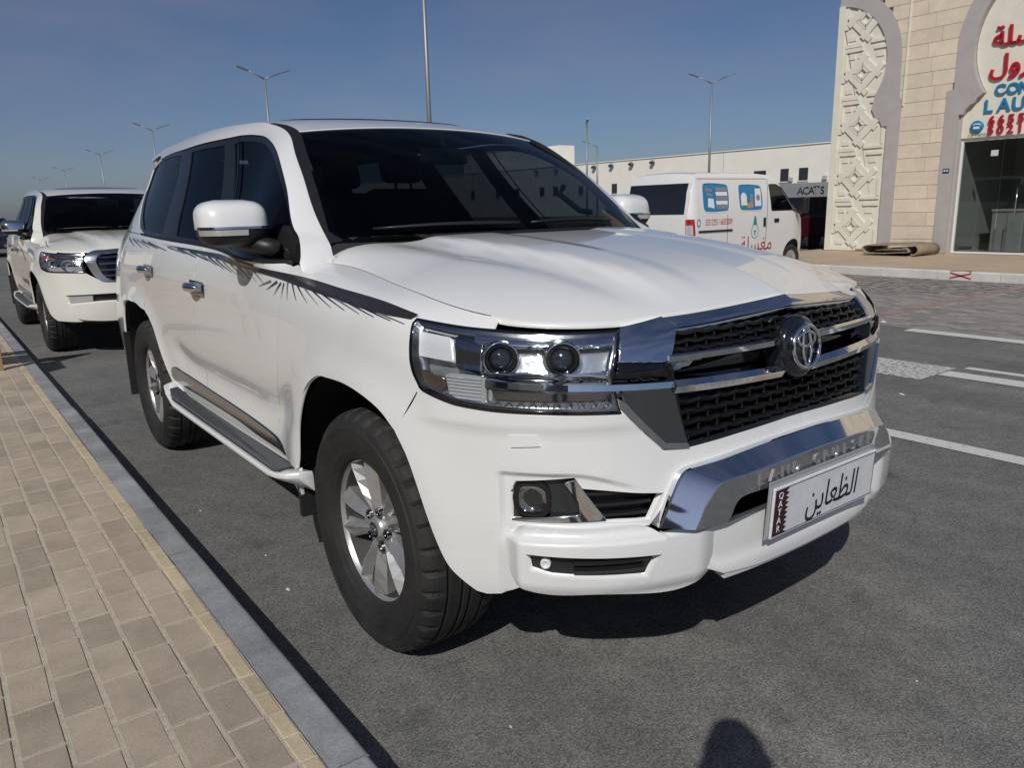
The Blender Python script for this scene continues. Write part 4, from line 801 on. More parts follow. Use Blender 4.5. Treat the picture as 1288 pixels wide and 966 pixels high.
        for z_ in (.527, .503): put('vent_slat', sweep_body('vent_slat', [(s_, z_) for s_ in SS(.775, .948-(.535-z_)*.45, 6)], [(.009, .016), (.004, .036), (-.007, .032), (-.010, .016)], M_BLACK, mir), sk)
        s_, v_ = T['sensor'][0]; P_, N_ = s_n(S_body, [s_], [v_]); p = P_[0]+N_[0]*.024-np.array([0, 0, .006]); mb = MB(); mb.lathe([(.0001, .008), (.008, .008), (.009, .010), (.0125, .010), (.0135, .004), (.0135, -.004)], 20, 'x'); mb.xform(axis_mat(p, N_[0])); flipy(mb, mir).obj('parking_sensor', M_SENSOR, sk)
        # grille wings, in chrome
        wu, wb = T['wing_up'], T['wing_bar']
        gw = put('grille_wing', panel('grille_wing', S_body, lin(wu, .012), M_CHROME, sp=.02, off=.004, flange=.03, mir=mir), root)
        put('wing_gap', panel('wing_gap', S_body, lin([(wu[4][0], wu[4][1]-.003), (wu[3][0]+.004, wu[3][1]-.003), (wd[1][0]-.01, wd[1][1]+.004), (wd[0][0]+.008, wd[0][1]+.008)], .02), M_GLOSS, sp=.03, off=-.012, flange=.02, mir=mir), gw)
        put('lamp_bar', sweep_body('lamp_bar', [(s_, z_) for s_, z_ in zip(SS(.575, 1.036, 18), SS(.972, .953, 18))], [(.015, -.014), (.012, .003), (-.003, .006), (-.012, -.004), (-.014, -.02)], M_CHROME, mir), gw)
        put('wing_lower', panel('wing_lower', S_body, lin([(wd[0][0]+.012, wd[0][1]-.03), (wd[1][0], wd[1][1]-.016), (wd[2][0], wd[2][1]+.003), wd[3], wd[4]], .012), M_DCHROME, sp=.02, off=.001, flange=.03, mir=mir), gw)
        put('wing_edge', panel('wing_edge', S_body, lin(we, .012), M_CHROME, sp=.02, off=.007, flange=.02, mir=mir), gw)
    # ---- grille
    gh = [(1.508, 1.197), (1.268, 1.201), G[0], G[1], G[2], (G[3][0], G[3][1]+.001), (1.239, .796), (1.453, .800), (1.508, .800)]
    gf = gh+MS(gh)[1:-1]
    g = put('grille', panel('grille', S_body, lin(gf, .03), M_GLOSS, sp=.05, off=-.055, flange=0), root)
    put('grille_wall', panel('grille_wall', S_body, inset(lin(gf, .02), -.004), M_GLOSS, holes=[inset(lin(gf, .02), .004)], sp=.03, off=-.002, flange=.055), g)
    th = [(1.508, 1.2335), (1.289, 1.2335), (1.010, 1.2325), (G[0][0]+.001, G[0][1]+.003), (1.268, 1.2045), (1.508, 1.2005)]
    put('grille_top_trim', panel('grille_top_trim', S_body, lin(th+MS(th)[1:-1], .012), M_CHROME, sp=.012, flange=.03, prof=lambda s_, v_: .010-.38*np.maximum(v_-1.2, 0)), g)
    gs = lambda z_: float(np.interp(z_, [.79, .953, 1.03, 1.096], [G[3][0], G[2][0], G[1][0], G[0][0]]))
    for mir in (False, True):
        put('grille_bar', sweep_body('grille_bar', [(s_, 1.023) for s_ in SS(gs(1.023)-.002, 1.43, 18)], [(.013, -.03), (.011, .0), (.003, .010), (-.010, .004), (-.013, -.03)], M_CHROME, mir), g)
        put('grille_bar', sweep_body('grille_bar', [(s_, z_) for s_, z_ in zip(SS(gs(.95)-.002, 1.43, 18), SS(.951, .938, 18))], [(.020, -.03), (.018, .004), (.004, .018), (-.016, .006), (-.022, -.03)], M_CHROME, mir), g)
        for zs in ((1.088, 1.066, 1.046), (.908, .880, .852, .823)):
            for r_, z_ in enumerate(zs):
                ph = (r_ % 2)*.5
                put('grille_slat', sweep_body('grille_slat', [(s_, z_-.0050*abs(math.sin(math.pi*((s_-1.508)/.066+ph)))) for s_ in SS(gs(z_)+.003, 1.508, 40)], [(.0055, -.010), (.001, -.002), (-.0055, -.008), (-.002, -.05), (.003, -.05)], M_GRILLE, mir), g)
            for r_ in range(len(zs)):
                za = zs[r_]; zb = zs[r_+1] if r_+1 < len(zs) else za-.022
                for k in range(9):
                    s_ = 1.508-.066*(k+(r_ % 2)*.5)
                    if s_ < gs(za)+.012: continue
                    va, vb = vz(s_, za-.004), vz(s_, zb+.002); q = soff(np.array([s_-.0025, s_+.0025, s_+.002, s_-.002]*2), np.array([va]*4+[vb]*4), np.array([-.014, -.014, -.045, -.045]*2))
                    mb = MB(); mb.add(q, [(0, 1, 2, 3), (4, 7, 6, 5), (0, 4, 5, 1), (1, 5, 6, 2), (3, 2, 6, 7), (0, 3, 7, 4)]); flipy(mb, mir).obj('grille_rib', M_GRILLE, g)
    # emblem on its black roundel
    p = soff(1.508, vz(1.508, 1.000), .010)[0]; nr = Vector((.992, 0, .10)).normalized()
    mb = MB(); mb.lathe([(.0001, .010), (.078, .009), (.086, .004), (.089, -.010), (.089, -.06)], 40, 'x'); mb.xform(axis_mat(p, nr)); mb.obj('emblem_base', M_EMB, g)
    emblem(root, Vector(p)+nr*.014, .068, nrm=nr)
    # ---- chrome guard: a folded bar that turns down at both ends, with raised lettering
    O = crom([(1.508, .7575), (1.40, .7565), (1.27, .7517), (1.14, .743), (1.065, .738), (1.036, .728), (1.012, .690), (.9714, .5974)], False, .008)
    I = crom([(1.508, .640), (1.40, .640), (1.27, .643), (1.225, .644), (1.185, .640), (1.168, .628), (1.155, .607), (1.142, .590)], False, .008)
    def res(c, n):
        c = np.array(c); a = np.r_[0, np.cumsum(np.linalg.norm(np.diff(c, axis=0), axis=1))]; t = np.linspace(0, a[-1], n); return np.stack([np.interp(t, a, c[:, k]) for k in (0, 1)], 1)
    n_ = 60; O = res(O, n_); I = res(I, n_)
    # keep the two edges abreast through the bend
    fr = np.linspace(0, 1, n_); legw = smooth(.62, .80, fr)
    rows = []
    for w_, o_ in ((-.03, -.02), (0, .018), (.02, .024), (.40, .066), (.43, .067), (.98, .058), (1.0, .054), (1.0, .0)):
        c = O+(I-O)*w_; rows.append(soff(c[:, 0], c[:, 1], np.full(n_, o_)))
    R_ = np.array(rows); V = np.concatenate([R_, (R_*np.array([1, -1, 1]))[:, ::-1][:, 1:]], axis=1); m_ = V.shape[1]; K_ = len(rows)
    mb = MB(); mb.add(V.reshape(-1, 3), [(k*m_+i, k*m_+i+1, (k+1)*m_+i+1, (k+1)*m_+i) for k in range(K_-1) for i in range(m_-1)], True)
    mb.F += [tuple(k*m_ for k in range(K_)), tuple(k*m_+m_-1 for k in range(K_))]; mb.S += [False]*2
    me = mb.mesh('bumper_guard', M_CHROME); me.set_sharp_from_angle(angle=math.radians(16)); gd = put('bumper_guard', me, root)
    txt = 'LAND CRUISER'; tot = .52; nt_ = len(txt)
    for i, ch in enumerate(txt):
        if ch == ' ': continue
        y_ = -tot/2+tot*i/(nt_-1)+.02; s_ = 1.508+y_/.93; sm = 3.01593-s_ if s_ > 1.508 else s_
        vt = np.interp(sm, O[::-1, 0], O[::-1, 1]); vb_ = .641; va = vt+(vb_-vt)*.45; vc = vt+(vb_-vt)*.95
        A_ = soff(np.array([s_, s_, s_+.01]), np.array([va, vc, vc]), np.array([.0665, .0585, .0585])); ya = Vector(A_[0]-A_[1]).normalized(); xa = Vector(A_[2]-A_[1]); xa = (xa-ya*xa.dot(ya)).normalized(); n3 = xa.cross(ya)
        me = text_mesh('letter', ch, .046, M_LETTER, .003); ob = put('letter', me, gd); ob.matrix_local = rot_from(xa, ya, n3, (Vector(A_[0])+Vector(A_[1]))/2+n3*.0015)
    # ---- centre skirt and plate
    full_c = [(1.508, .60), (1.12, .575), (1.09, .472), (1.15, .440), (1.28, .428), (1.508, .425)]
    prc = lambda s_, v_: .030+.012*smooth(.50, .46, v_)
    put('centre_skirt', panel('centre_skirt', S_body, lin(full_c+MS(full_c)[1:-1], .02), body, sp=.03, flange=.05, prof=prc), root)
    put('skirt_lip', sweep_body('skirt_lip', [(s_, .420+.012*abs(s_-1.508)) for s_ in SS(1.16, 1.856, 24)], [(.010, .015), (.008, .038), (-.006, .036), (-.008, .0)], body), root)
    pl = MB(); pl.box(-.004, .004, -.260, .260, -.074, .074, .003); x0 = .998
    plo = pl.obj('number_plate', M_PLATE, root); plo.location = (x0, .030, .582); plo.rotation_euler = (0, math.radians(3), 0)
    mb = MB(); mb.box(-.010, -.005, -.272, .268, -.078, .092, .003); mb.obj('plate_holder', M_PLATE2, plo)
    for a, b_, c, d in ((-.255, .255, .066, .0675), (-.255, .255, -.0675, -.066), (.2535, .255, -.066, .066)): e = MB(); e.box(.0042, .0050, a, b_, c, d); e.obj('plate_line', M_INK, plo)
    zz = np.linspace(-.065, .065, 19); poly = [(-.255, -.065), (-.255, .065)]+[(-.207 if i % 2 else -.192, z_) for i, z_ in reversed(list(enumerate(zz)))]
    mb = MB(); mb.prism(poly, 'x', .0042, .0050); mb.obj('plate_band', M_MAROON, plo)
    def on_plate(me, y_, z_, k=(1, 1)): o_ = put(me.name, me, plo); o_.matrix_local = rot_from((0, 1, 0), (0, 0, 1), (1, 0, 0), (.0055, y_, z_)) @ Matrix.Diagonal((k[0], k[1], 1, 1)); return o_
    for i, ch in enumerate('QATAR'): on_plate(text_mesh('plate_letter', ch, .027, M_SENSOR, .0004), -.231, .049-.0245*i)
    arab = '\ufee6\ufef3\ufe8e\ufecc\ufec8\ufedf\ufe8d'
    me = text_mesh('plate_word', arab, .098, M_INK, .0005, shear=.12); on_plate(me, .030, -.006, (.9, 1.15))
    # ---- stripes along the side
    for mir in (False, True):
        st = [(p[0], p[1]-(.009*float(smooth(-1.3, -.5, p[0]))*float(smooth(.34, .2, p[0])) if i > 8 else 0)) for i, p in enumerate(TR['stripe'])]
        put('side_stripe', panel('side_stripe', S_body, crom([p+((1,) if i in (0, 7, 8) else ()) for i, p in enumerate(st)], True, .03), M_STRIPE, sp=.014, off=.0066, flange=0, mir=mir), root)
        for i, (a, b_) in enumerate(TR['fan']):
            dx, dv = b_[0]-a[0], b_[1]-a[1]; Ln = math.hypot(dx, dv); nx, nv = -dv/Ln, dx/Ln; w0, w1 = (.0040, .0008) if i < 14 else (.0035, .0010); K = 6; V = []
            for k in range(K+1):
                t = k/K; w_ = w0+(w1-w0)*t
                for sg in (-1, 1): V.append((a[0]+dx*t+nx*w_*sg, a[1]+dv*t+nv*w_*sg))
            V = np.array(V); V = soff(V[:, 0], V[:, 1], np.full(len(V), .0038))
            mb = MB(); mb.add(V, [(2*k, 2*k+1, 2*k+3, 2*k+2) for k in range(K)]); flipy(mb, mir).obj('stripe_ray', M_STRIPE2 if i % 3 == 1 else M_STRIPE, root)
def suv_front_old(root, body):
    L = TR['lamp']; AR = ARF[9:]
    half = [(1.508, .790), (1.10, .795), (.985, .83), (L[5][0], L[5][1]-.004)]+[(p[0], p[1]-.004) for p in L[6:11]]+[(p[0]+.005, p[1]-.004) for p in TR['seam'][:2]]+crom(AR, False)+[(.56, .392), (.75, .385), (1.0, .40), (1.15, .44), (1.508, .45)]
    half = [tuple(p[:2]) for p in half]; full = half+MS(half)[1:-1]
    fog_h = lin([(.70, .58), (.69, .67), (1.0, .675), (1.508, .675), (1.508, .60), (1.0, .60)], .02); fh = fog_h[:0]
    fh = [(.70, .58), (.69, .67), (1.0, .675), (1.508, .675), (2.016, .675), (2.326, .67), (2.316, .58), (2.0, .60), (1.508, .605), (1.0, .60)]
    b = put('front_bumper', panel('front_bumper', S_body, lin(full, .02), body, holes=[lin(fh, .02)], sp=.04, flange=.03), root)
    put('bumper_core', panel('bumper_core', S_body, lin([(.62, .34), (2.396, .34), (2.396, .78), (.62, .78)], .05), M_BLACK, sp=.08, off=-.05, flange=0), root)
    sk = lin([(.80, .50), (1.508, .545), (2.216, .50), (2.10, .415), (1.508, .42), (.916, .415)], .02)
    put('bumper_skirt', panel('bumper_skirt', S_body, crom([(.75, .56), (1.508, .57), (2.266, .56), (2.20, .42), (1.508, .40), (.816, .42)], True, .03), body, sp=.04, off=.03, flange=.05), root)
    for mir in (False, True):
        headlight(root, mir, 'old')
        put('fog_lamp', panel('fog_lamp', S_body, lin([(.705, .585), (.70, .665), (.93, .668), (.93, .603)], .02), M_TURN, sp=.03, off=-.02, flange=.02, mir=mir), b)
    gh = [(1.508, 1.20), (1.10, 1.20), (1.02, 1.18), (.99, 1.05), (1.02, .92), (1.08, .83), (1.15, .81), (1.508, .81)]
    gf = gh+MS(gh)[1:-1]; g = put('grille', panel('grille', S_body, lin(gf, .03), M_GLOSS, sp=.06, off=-.04, flange=0), root)
    oh = [(1.508, 1.232), (1.08, 1.232), (.93, 1.21), (.905, 1.05), (.95, .90), (1.02, .81), (1.10, .795), (1.508, .793)]
    put('grille_frame', panel('grille_frame', S_body, crom(oh+MS(oh)[1:-1], True, .02), M_SATIN, holes=[crom(gf, True, .02)], sp=.03, off=.01, flange=.04), g)
    for z_ in (1.05, .985, .92, .86): put('grille_bar', sweep_body('grille_bar', [(s_, z_) for s_ in np.linspace(1.02, 1.996, 24)], [(.010, -.04), (.008, .0), (-.008, .004), (-.012, -.04)], M_DCHROME), g)
    p = soff(1.508, .985, .014)[0]; emblem(root, p, .07)
    for mir in (False, True):
        for pts in ([(-1.9, 1.16), (-1.3, 1.15), (-.8, 1.08), (-.62, .98), (-.85, 1.06), (-1.3, 1.13)], [(-.45, 1.10), (-.1, 1.15), (.12, 1.10), (.17, 1.04), (.05, 1.085), (-.15, 1.11)]):
            put('side_stripe', panel('side_stripe', S_body, crom(pts, True, .03), M_STRIPE2, sp=.05, off=.0014, flange=0, mir=mir), root)
suv = thing('suv', 'white SUV with dark side stripes, two-projector headlights and chrome bumper guard', 'SUV', (0, 0, 0))
suv_common(suv, M_WHITE, 'new'); suv_front_new(suv, M_WHITE)
# ---------------------------------------------------------------- ground, road, pavements
def nodes(m): return m.node_tree.nodes, m.node_tree.links
def asphalt(name, base, speck=.42):
    m = bpy.data.materials.new(name); m.use_nodes = True; N, L = nodes(m); b = N['Principled BSDF']; b.inputs['Roughness'].default_value = .88; b.inputs['Specular IOR Level'].default_value = .3
    tc = N.new('ShaderNodeTexCoord')
    def noise(sc, det=5, rough=.6):
        n = N.new('ShaderNodeTexNoise'); n.inputs['Scale'].default_value = sc; n.inputs['Detail'].default_value = det; n.inputs['Roughness'].default_value = rough; L.new(tc.outputs['Object'], n.inputs['Vector']); return n
    def ramp(src, a, b_, c0, c1):
        r = N.new('ShaderNodeValToRGB'); r.color_ramp.elements[0].position = a; r.color_ramp.elements[1].position = b_; r.color_ramp.elements[0].color = (*c0, 1); r.color_ramp.elements[1].color = (*c1, 1); L.new(src, r.inputs['Fac']); return r
    def mul(a, b_, t='MULTIPLY', f=1.0):
        x = N.new('ShaderNodeMixRGB'); x.blend_type = t; x.inputs['Fac'].default_value = f; L.new(a, x.inputs['Color1']); L.new(b_, x.inputs['Color2']); return x
    vo = N.new('ShaderNodeTexVoronoi'); vo.inputs['Scale'].default_value = 210; vo.feature = 'F1'; L.new(tc.outputs['Object'], vo.inputs['Vector'])
    stone = ramp(vo.outputs['Color'], .15, .95, [k*(1-speck) for k in base], [k*(1+speck*1.1) for k in base])
    fine = ramp(noise(420, 3).outputs['Fac'], .35, .7, (.55,)*3, (1.35,)*3)
    big = ramp(noise(1.1, 6, .65).outputs['Fac'], .3, .72, (.80, .80, .81), (1.15, 1.14, 1.11)); mid = ramp(noise(9, 5).outputs['Fac'], .35, .7, (.88,)*3, (1.08,)*3)
    stain = ramp(noise(2.6, 3, .5).outputs['Fac'], .62, .74, (1, 1, 1), (.72, .72, .73))
    # long tyre-worn streaks along the road and a few dark oil drips
    mp = N.new('ShaderNodeMapping'); mp.inputs['Scale'].default_value = (.12, 1.6, 1); L.new(tc.outputs['Object'], mp.inputs['Vector'])
    ns = N.new('ShaderNodeTexNoise'); ns.inputs['Scale'].default_value = 1.4; ns.inputs['Detail'].default_value = 5; L.new(mp.outputs[0], ns.inputs['Vector']); streak = ramp(ns.outputs['Fac'], .35, .68, (.86, .86, .87), (1.10, 1.10, 1.09))
    v3 = N.new('ShaderNodeTexVoronoi'); v3.inputs['Scale'].default_value = 1.35; v3.inputs['Randomness'].default_value = 1; nd = N.new('ShaderNodeMixRGB'); nd.inputs['Fac'].default_value = .12; n9 = noise(5, 3); L.new(tc.outputs['Object'], nd.inputs['Color1']); L.new(n9.outputs['Color'], nd.inputs['Color2']); L.new(nd.outputs[0], v3.inputs['Vector'])
    drip = ramp(v3.outputs['Distance'], .02, .11, (.42, .42, .43), (1, 1, 1))
    # scattered pale grit
    v2 = N.new('ShaderNodeTexVoronoi'); v2.inputs['Scale'].default_value = 34; L.new(tc.outputs['Object'], v2.inputs['Vector'])
    grit = ramp(v2.outputs['Distance'], .05, .085, (1, 1, 1), (0, 0, 0)); sel = ramp(v2.outputs['Color'], .88, .90, (0, 0, 0), (1, 1, 1)); gm = mul(grit.outputs[0], sel.outputs[0])
    c = mul(mul(mul(mul(mul(mul(stone.outputs[0], fine.outputs[0]).outputs[0], big.outputs[0]).outputs[0], mid.outputs[0]).outputs[0], stain.outputs[0]).outputs[0], streak.outputs[0]).outputs[0], drip.outputs[0])
    g2 = N.new('ShaderNodeMixRGB'); g2.inputs['Color2'].default_value = (.48, .47, .44, 1); L.new(gm.outputs[0], g2.inputs['Fac']); L.new(c.outputs[0], g2.inputs['Color1']); L.new(g2.outputs[0], b.inputs['Base Color'])
    bp = N.new('ShaderNodeBump'); bp.inputs['Strength'].default_value = .55; bp.inputs['Distance'].default_value = .004; L.new(vo.outputs['Distance'], bp.inputs['Height']); L.new(bp.outputs['Normal'], b.inputs['Normal'])
    return m
def stony(name, base, var=.12, sc=6, per_object=.18, rough=.85, bump=.3, bsc=90, spots=0, hue=0.0):
    """stone or concrete with a tone of its own on every object"""
    m = bpy.data.materials.new(name); m.use_nodes = True; N, L = nodes(m); b = N['Principled BSDF']; b.inputs['Roughness'].default_value = rough; b.inputs['Specular IOR Level'].default_value = .25
    tc = N.new('ShaderNodeTexCoord'); oi = N.new('ShaderNodeObjectInfo'); ge = N.new('ShaderNodeNewGeometry')
    n = N.new('ShaderNodeTexNoise'); n.inputs['Scale'].default_value = sc; n.inputs['Detail'].default_value = 8; n.inputs['Roughness'].default_value = .65; L.new(ge.outputs['Position'], n.inputs['Vector'])
    n2 = N.new('ShaderNodeTexNoise'); n2.inputs['Scale'].default_value = bsc; n2.inputs['Detail'].default_value = 4; L.new(ge.outputs['Position'], n2.inputs['Vector'])
    r = N.new('ShaderNodeMapRange'); r.inputs['From Min'].default_value = .3; r.inputs['From Max'].default_value = .7; r.inputs['To Min'].default_value = 1-var; r.inputs['To Max'].default_value = 1+var; L.new(n.outputs['Fac'], r.inputs['Value'])
    r2 = N.new('ShaderNodeMapRange'); r2.inputs['To Min'].default_value = 1-per_object; r2.inputs['To Max'].default_value = 1+per_object; L.new(oi.outputs['Random'], r2.inputs['Value'])
    r3 = N.new('ShaderNodeMapRange'); r3.inputs['From Min'].default_value = .3; r3.inputs['From Max'].default_value = .7; r3.inputs['To Min'].default_value = .9; r3.inputs['To Max'].default_value = 1.1; L.new(n2.outputs['Fac'], r3.inputs['Value'])
    m1 = N.new('ShaderNodeMath'); m1.operation = 'MULTIPLY'; L.new(r.outputs[0], m1.inputs[0]); L.new(r2.outputs[0], m1.inputs[1])
    m2 = N.new('ShaderNodeMath'); m2.operation = 'MULTIPLY'; L.new(m1.outputs[0], m2.inputs[0]); L.new(r3.outputs[0], m2.inputs[1])
    hs = N.new('ShaderNodeHueSaturation'); hs.inputs['Color'].default_value = (*base, 1); L.new(m2.outputs[0], hs.inputs['Value'])
    if hue:
        r4 = N.new('ShaderNodeMapRange'); r4.inputs['To Min'].default_value = .5-hue; r4.inputs['To Max'].default_value = .5+hue; ml = N.new('ShaderNodeMath'); ml.operation = 'FRACT'; mm = N.new('ShaderNodeMath'); mm.operation = 'MULTIPLY'; mm.inputs[1].default_value = 7.31
        L.new(oi.outputs['Random'], mm.inputs[0]); L.new(mm.outputs[0], ml.inputs[0]); L.new(ml.outputs[0], r4.inputs['Value']); L.new(r4.outputs[0], hs.inputs['Hue'])
    L.new(hs.outputs[0], b.inputs['Base Color'])
    bp = N.new('ShaderNodeBump'); bp.inputs['Strength'].default_value = bump; bp.inputs['Distance'].default_value = .003; L.new(n2.outputs['Fac'], bp.inputs['Height']); L.new(bp.outputs['Normal'], b.inputs['Normal'])
    return m
def sheet(name, x0, x1, y0, y1, z, m, kind='structure', parent=None):
    mb = MB(); mb.add([(x0, y0, z), (x1, y0, z), (x1, y1, z), (x0, y1, z)], [(0, 1, 2, 3)]); o = mb.obj(name, m, parent)
    return tag(o, kind=kind) if kind else o
M_ASPH = asphalt('asphalt', (.215, .213, .203)); M_SAND = stony('sand_ground', (.30, .25, .19), .2, .4, 0)
M_PAVER = stony('paver_concrete', (.405, .338, .262), .16, 6, .13, hue=.006, bump=.4, bsc=240); M_YPAVER = stony('yellow_paver', (.48, .40, .275), .12, 9, .10, bump=.4, bsc=240)
M_JOINT = stony('joint_sand', (.47, .41, .33), .2, 40, 0, bump=.6, bsc=300); M_KERB = stony('kerb_concrete', (.275, .282, .29), .34, 4.5, .08, bump=.5, bsc=120)
M_FBRICK = stony('grey_brick', (.24, .225, .21), .12, 3, .22, bump=.2); M_RBRICK = stony('red_brick', (.27, .20, .18), .12, 3, .12, bump=.2); M_FKERB = stony('pale_kerb', (.55, .54, .50), .12, 4, .08)
M_FWALK = stony('tan_paving', (.48, .375, .265), .12, 1.5, .05)
sheet('ground', -2500, 2500, -2500, 2500, -.06, M_SAND)
sheet('road', -400, 120, -1.30, 6.62, 0, M_ASPH)
sheet('parking_bed', -60, 30, 6.60, 12.10, -.004, stony('brick_joint', (.33, .315, .29), .15, 8, 0))
sheet('lot', -400, -60, 6.60, 90, -.008, M_ASPH); sheet('lot', -60, -9.2, 12.08, 90, -.010, M_ASPH)
# ---- near pavement
YK, YE, YP, PW, PL = -1.2518, -1.3559, -1.4028, .1075, .2188; ZS = .115
walk = sheet('sidewalk', -60, 12, -7.5, YE, ZS-.0028, M_JOINT)
def stone_mesh(name, lx, ly, h, bev, m):
    """a slab with worn edges, top at z = 0"""
    mb = MB(); a, b = lx/2, ly/2; V = []
    for k, (ins, z) in enumerate(((0, -h), (0, -bev), (bev, 0))): V += [(-a+ins, -b+ins, z), (a-ins, -b+ins, z), (a-ins, b-ins, z), (-a+ins, b-ins, z)]
    mb.add(V, [(i+4*k, (i+1) % 4+4*k, (i+1) % 4+4*k+4, i+4*k+4) for k in range(2) for i in range(4)]+[(8, 9, 10, 11)]); return mb.mesh(name, m)
pm = stone_mesh('paver', PL-.009, PW-.011, .03, .0024, M_PAVER); ym = stone_mesh('edge_paver', PL-.006, (YE-YP)-.005, .03, .003, M_YPAVER); ymh = stone_mesh('edge_paver_half', PL/2-.006, (YE-YP)-.005, .03, .003, M_YPAVER)
cells = []
for r in range(0, 44):
    y = YP-PW*(r+.5)
    for k in range(-250, 46):
        x = -.134+PL*(k+.5)+(r % 2)*PL/2
        if x > 9: continue
        d = math.hypot(x-CAM.x, y-CAM.y); v = Vector((x, y, ZS))-CAM; px = 644+962*v.dot(r2)/max(v.dot(fw), 1e-3); py = 483-962*v.dot(u2)/max(v.dot(fw), 1e-3)
        vis = v.dot(fw) > .1 and px > -90 and py < 1060
        cells.append((0 if vis else 1, d, x, y))
cells.sort()
far_p = MB()
def jit(s): return random.gauss(0, s)
for i, (vis, d, x, y) in enumerate(cells):
    if i < 290 and not vis:
        put('paver', pm, walk, (x+jit(.0012), y+jit(.001), ZS+jit(.0009)), (jit(.005), jit(.003), jit(.006)))
    elif d < 40:
        a, b = (PL-.009)/2, (PW-.011)/2; z = ZS+jit(.0012); far_p.add([(x-a, y-b, z), (x+a, y-b, z), (x+a, y+b, z), (x-a, y+b, z)]+[(x-a, y-b, z-.006), (x+a, y-b, z-.006), (x+a, y+b, z-.006), (x-a, y+b, z-.006)], [(0, 1, 2, 3), (4, 5, 1, 0), (5, 6, 2, 1), (6, 7, 3, 2), (7, 4, 0, 3)])
tag(far_p.obj('paver', M_PAVER, walk), kind='stuff')
x = 6.0; k = 0; halves = {26, 27, 28, 29}
while x > -50:
    hf = (k in (25, 26, 27, 28)) or (k > 40 and random.random() < .12); ln = PL/2 if hf else PL
    put('edge_paver', ymh if hf else ym, walk, (x-ln/2, (YE+YP)/2+jit(.001), ZS+jit(.001)), (jit(.006), jit(.008), jit(.006))); x -= ln; k += 1
# kerb stones: rounded upper edge, slightly uneven
def kerb_mesh(name, L, w, h, m, r=.018):
    prof = [(0, -.02), (0, h-r)]+[(r*(1-math.cos(t)), h-r+r*math.sin(t)) for t in np.linspace(.25, math.pi/2, 5)]+[(w, h), (w, -.02)]
    mb = MB(); n = len(prof); V = [(xx, -p[0], p[1]) for xx in (-L/2, L/2) for p in prof]; mb.add(V, [(i, i+1, n+i+1, n+i) for i in range(n-1)]); mb.F += [tuple(range(n)), tuple(range(n, 2*n))]; mb.S += [False]*2; return mb.mesh(name, m)
kerb = sheet('kerb', -60, 12, YE, YK-.012, .02, M_KERB)
kmesh = kerb_mesh('kerb_stone', 1.494, YK-YE-.003, ZS, M_KERB)
for i in range(45): put('kerb_stone', kmesh, kerb, (7.35-1.5*i, YK+jit(.0015), jit(.001)), (0, 0, jit(.0008)))
# ---- painted lines
M_LINE = stony('road_paint', (.62, .62, .58), .22, 22, 0, bump=.3)
def worn(name, base, amt):
    m = bpy.data.materials.new(name); m.use_nodes = True; N, L = nodes(m); b = N['Principled BSDF']; b.inputs['Roughness'].default_value = .8
    ge = N.new('ShaderNodeNewGeometry'); n = N.new('ShaderNodeTexNoise'); n.inputs['Scale'].default_value = 26; n.inputs['Detail'].default_value = 9; n.inputs['Roughness'].default_value = .78; L.new(ge.outputs['Position'], n.inputs['Vector'])
    r = N.new('ShaderNodeValToRGB'); r.color_ramp.elements[0].position = amt-.03; r.color_ramp.elements[1].position = amt+.03; r.color_ramp.elements[0].color = (.20, .198, .19, 1); r.color_ramp.elements[1].color = (*base, 1)
    L.new(n.outputs['Fac'], r.inputs['Fac']); L.new(r.outputs[0], b.inputs['Base Color']); return m
M_W1 = worn('worn_paint', (.60, .60, .56), .40); M_W2 = worn('very_worn_paint', (.58, .58, .54), .485)
def quad(name, pts, z, m):
    mb = MB(); mb.add([(a, b, z) for a, b in pts], [(0, 1, 2, 3)]); return tag(mb.obj(name, m), kind='structure')
quad('lane_line', [(-120, 2.535), (60, 2.535), (60, 2.675), (-120, 2.675)], .004, M_W1)
quad('lane_line', [(-.62, 4.42), (60, 4.42), (60, 4.63), (-.62, 4.63)], .0045, M_W1); quad('lane_line', [(-.58, 4.80), (60, 4.80), (60, 4.90), (-.58, 4.90)], .004, M_W1)
quad('lane_block', [(-14, 4.15), (-.63, 4.15), (-.63, 4.78), (-14, 4.78)], .004, M_W2)
quad('edge_line', [(-1.85, 6.35), (60, 6.35), (60, 6.56), (-1.85, 6.56)], .004, M_W1)
# ---- brick parking strip
park = sheet('parking_strip', -60, 30, 12.02, 12.08, .0, M_FBRICK)
bx, by = .21, .105; bm1 = stone_mesh('brick', bx-.008, by-.008, .03, .004, M_FBRICK); bm2 = stone_mesh('red_brick', by-.008, bx-.008, .03, .004, M_RBRICK)
cells = []
for r in range(51):
    y = 6.66+by*(r+.5)
    for k in range(-60, 40):
        x = bx*(k+.5)+(r % 2)*bx/2
        bay = ((x+2.6+1.35) % 2.7)-1.35
        if abs(bay) < .11: continue
        v = Vector((x, y, 0))-CAM; px = 644+962*v.dot(r2)/v.dot(fw); cells.append((0 if 1075 < px < 1310 else 1, v.length, x, y))
cells.sort(); rest = MB()
for i, (vis, d, x, y) in enumerate(cells):
    if i < 295: put('brick', bm1, park, (x, y, jit(.0025)), (jit(.008), jit(.008), jit(.008)))
    else:
        a, b = (bx-.008)/2, (by-.008)/2; t1, t2 = jit(.003), jit(.003); z = jit(.002); rest.add([(x-a, y-b, z-t1), (x+a, y-b, z+t1), (x+a, y+b, z+t2), (x-a, y+b, z-t2)], [(0, 1, 2, 3)])
tag(rest.obj('brick', M_FBRICK, park), kind='stuff')
for c in (.1, -2.6, -5.3, -8.0):
    for k in range(25): put('red_brick', bm2, park, (c-.053, 6.66+bx*(k+.5), jit(.002)), (jit(.006), jit(.006), 0)); put('red_brick', bm2, park, (c+.053, 6.66+bx*(k+.5), jit(.002)), (jit(.006), jit(.006), 0))
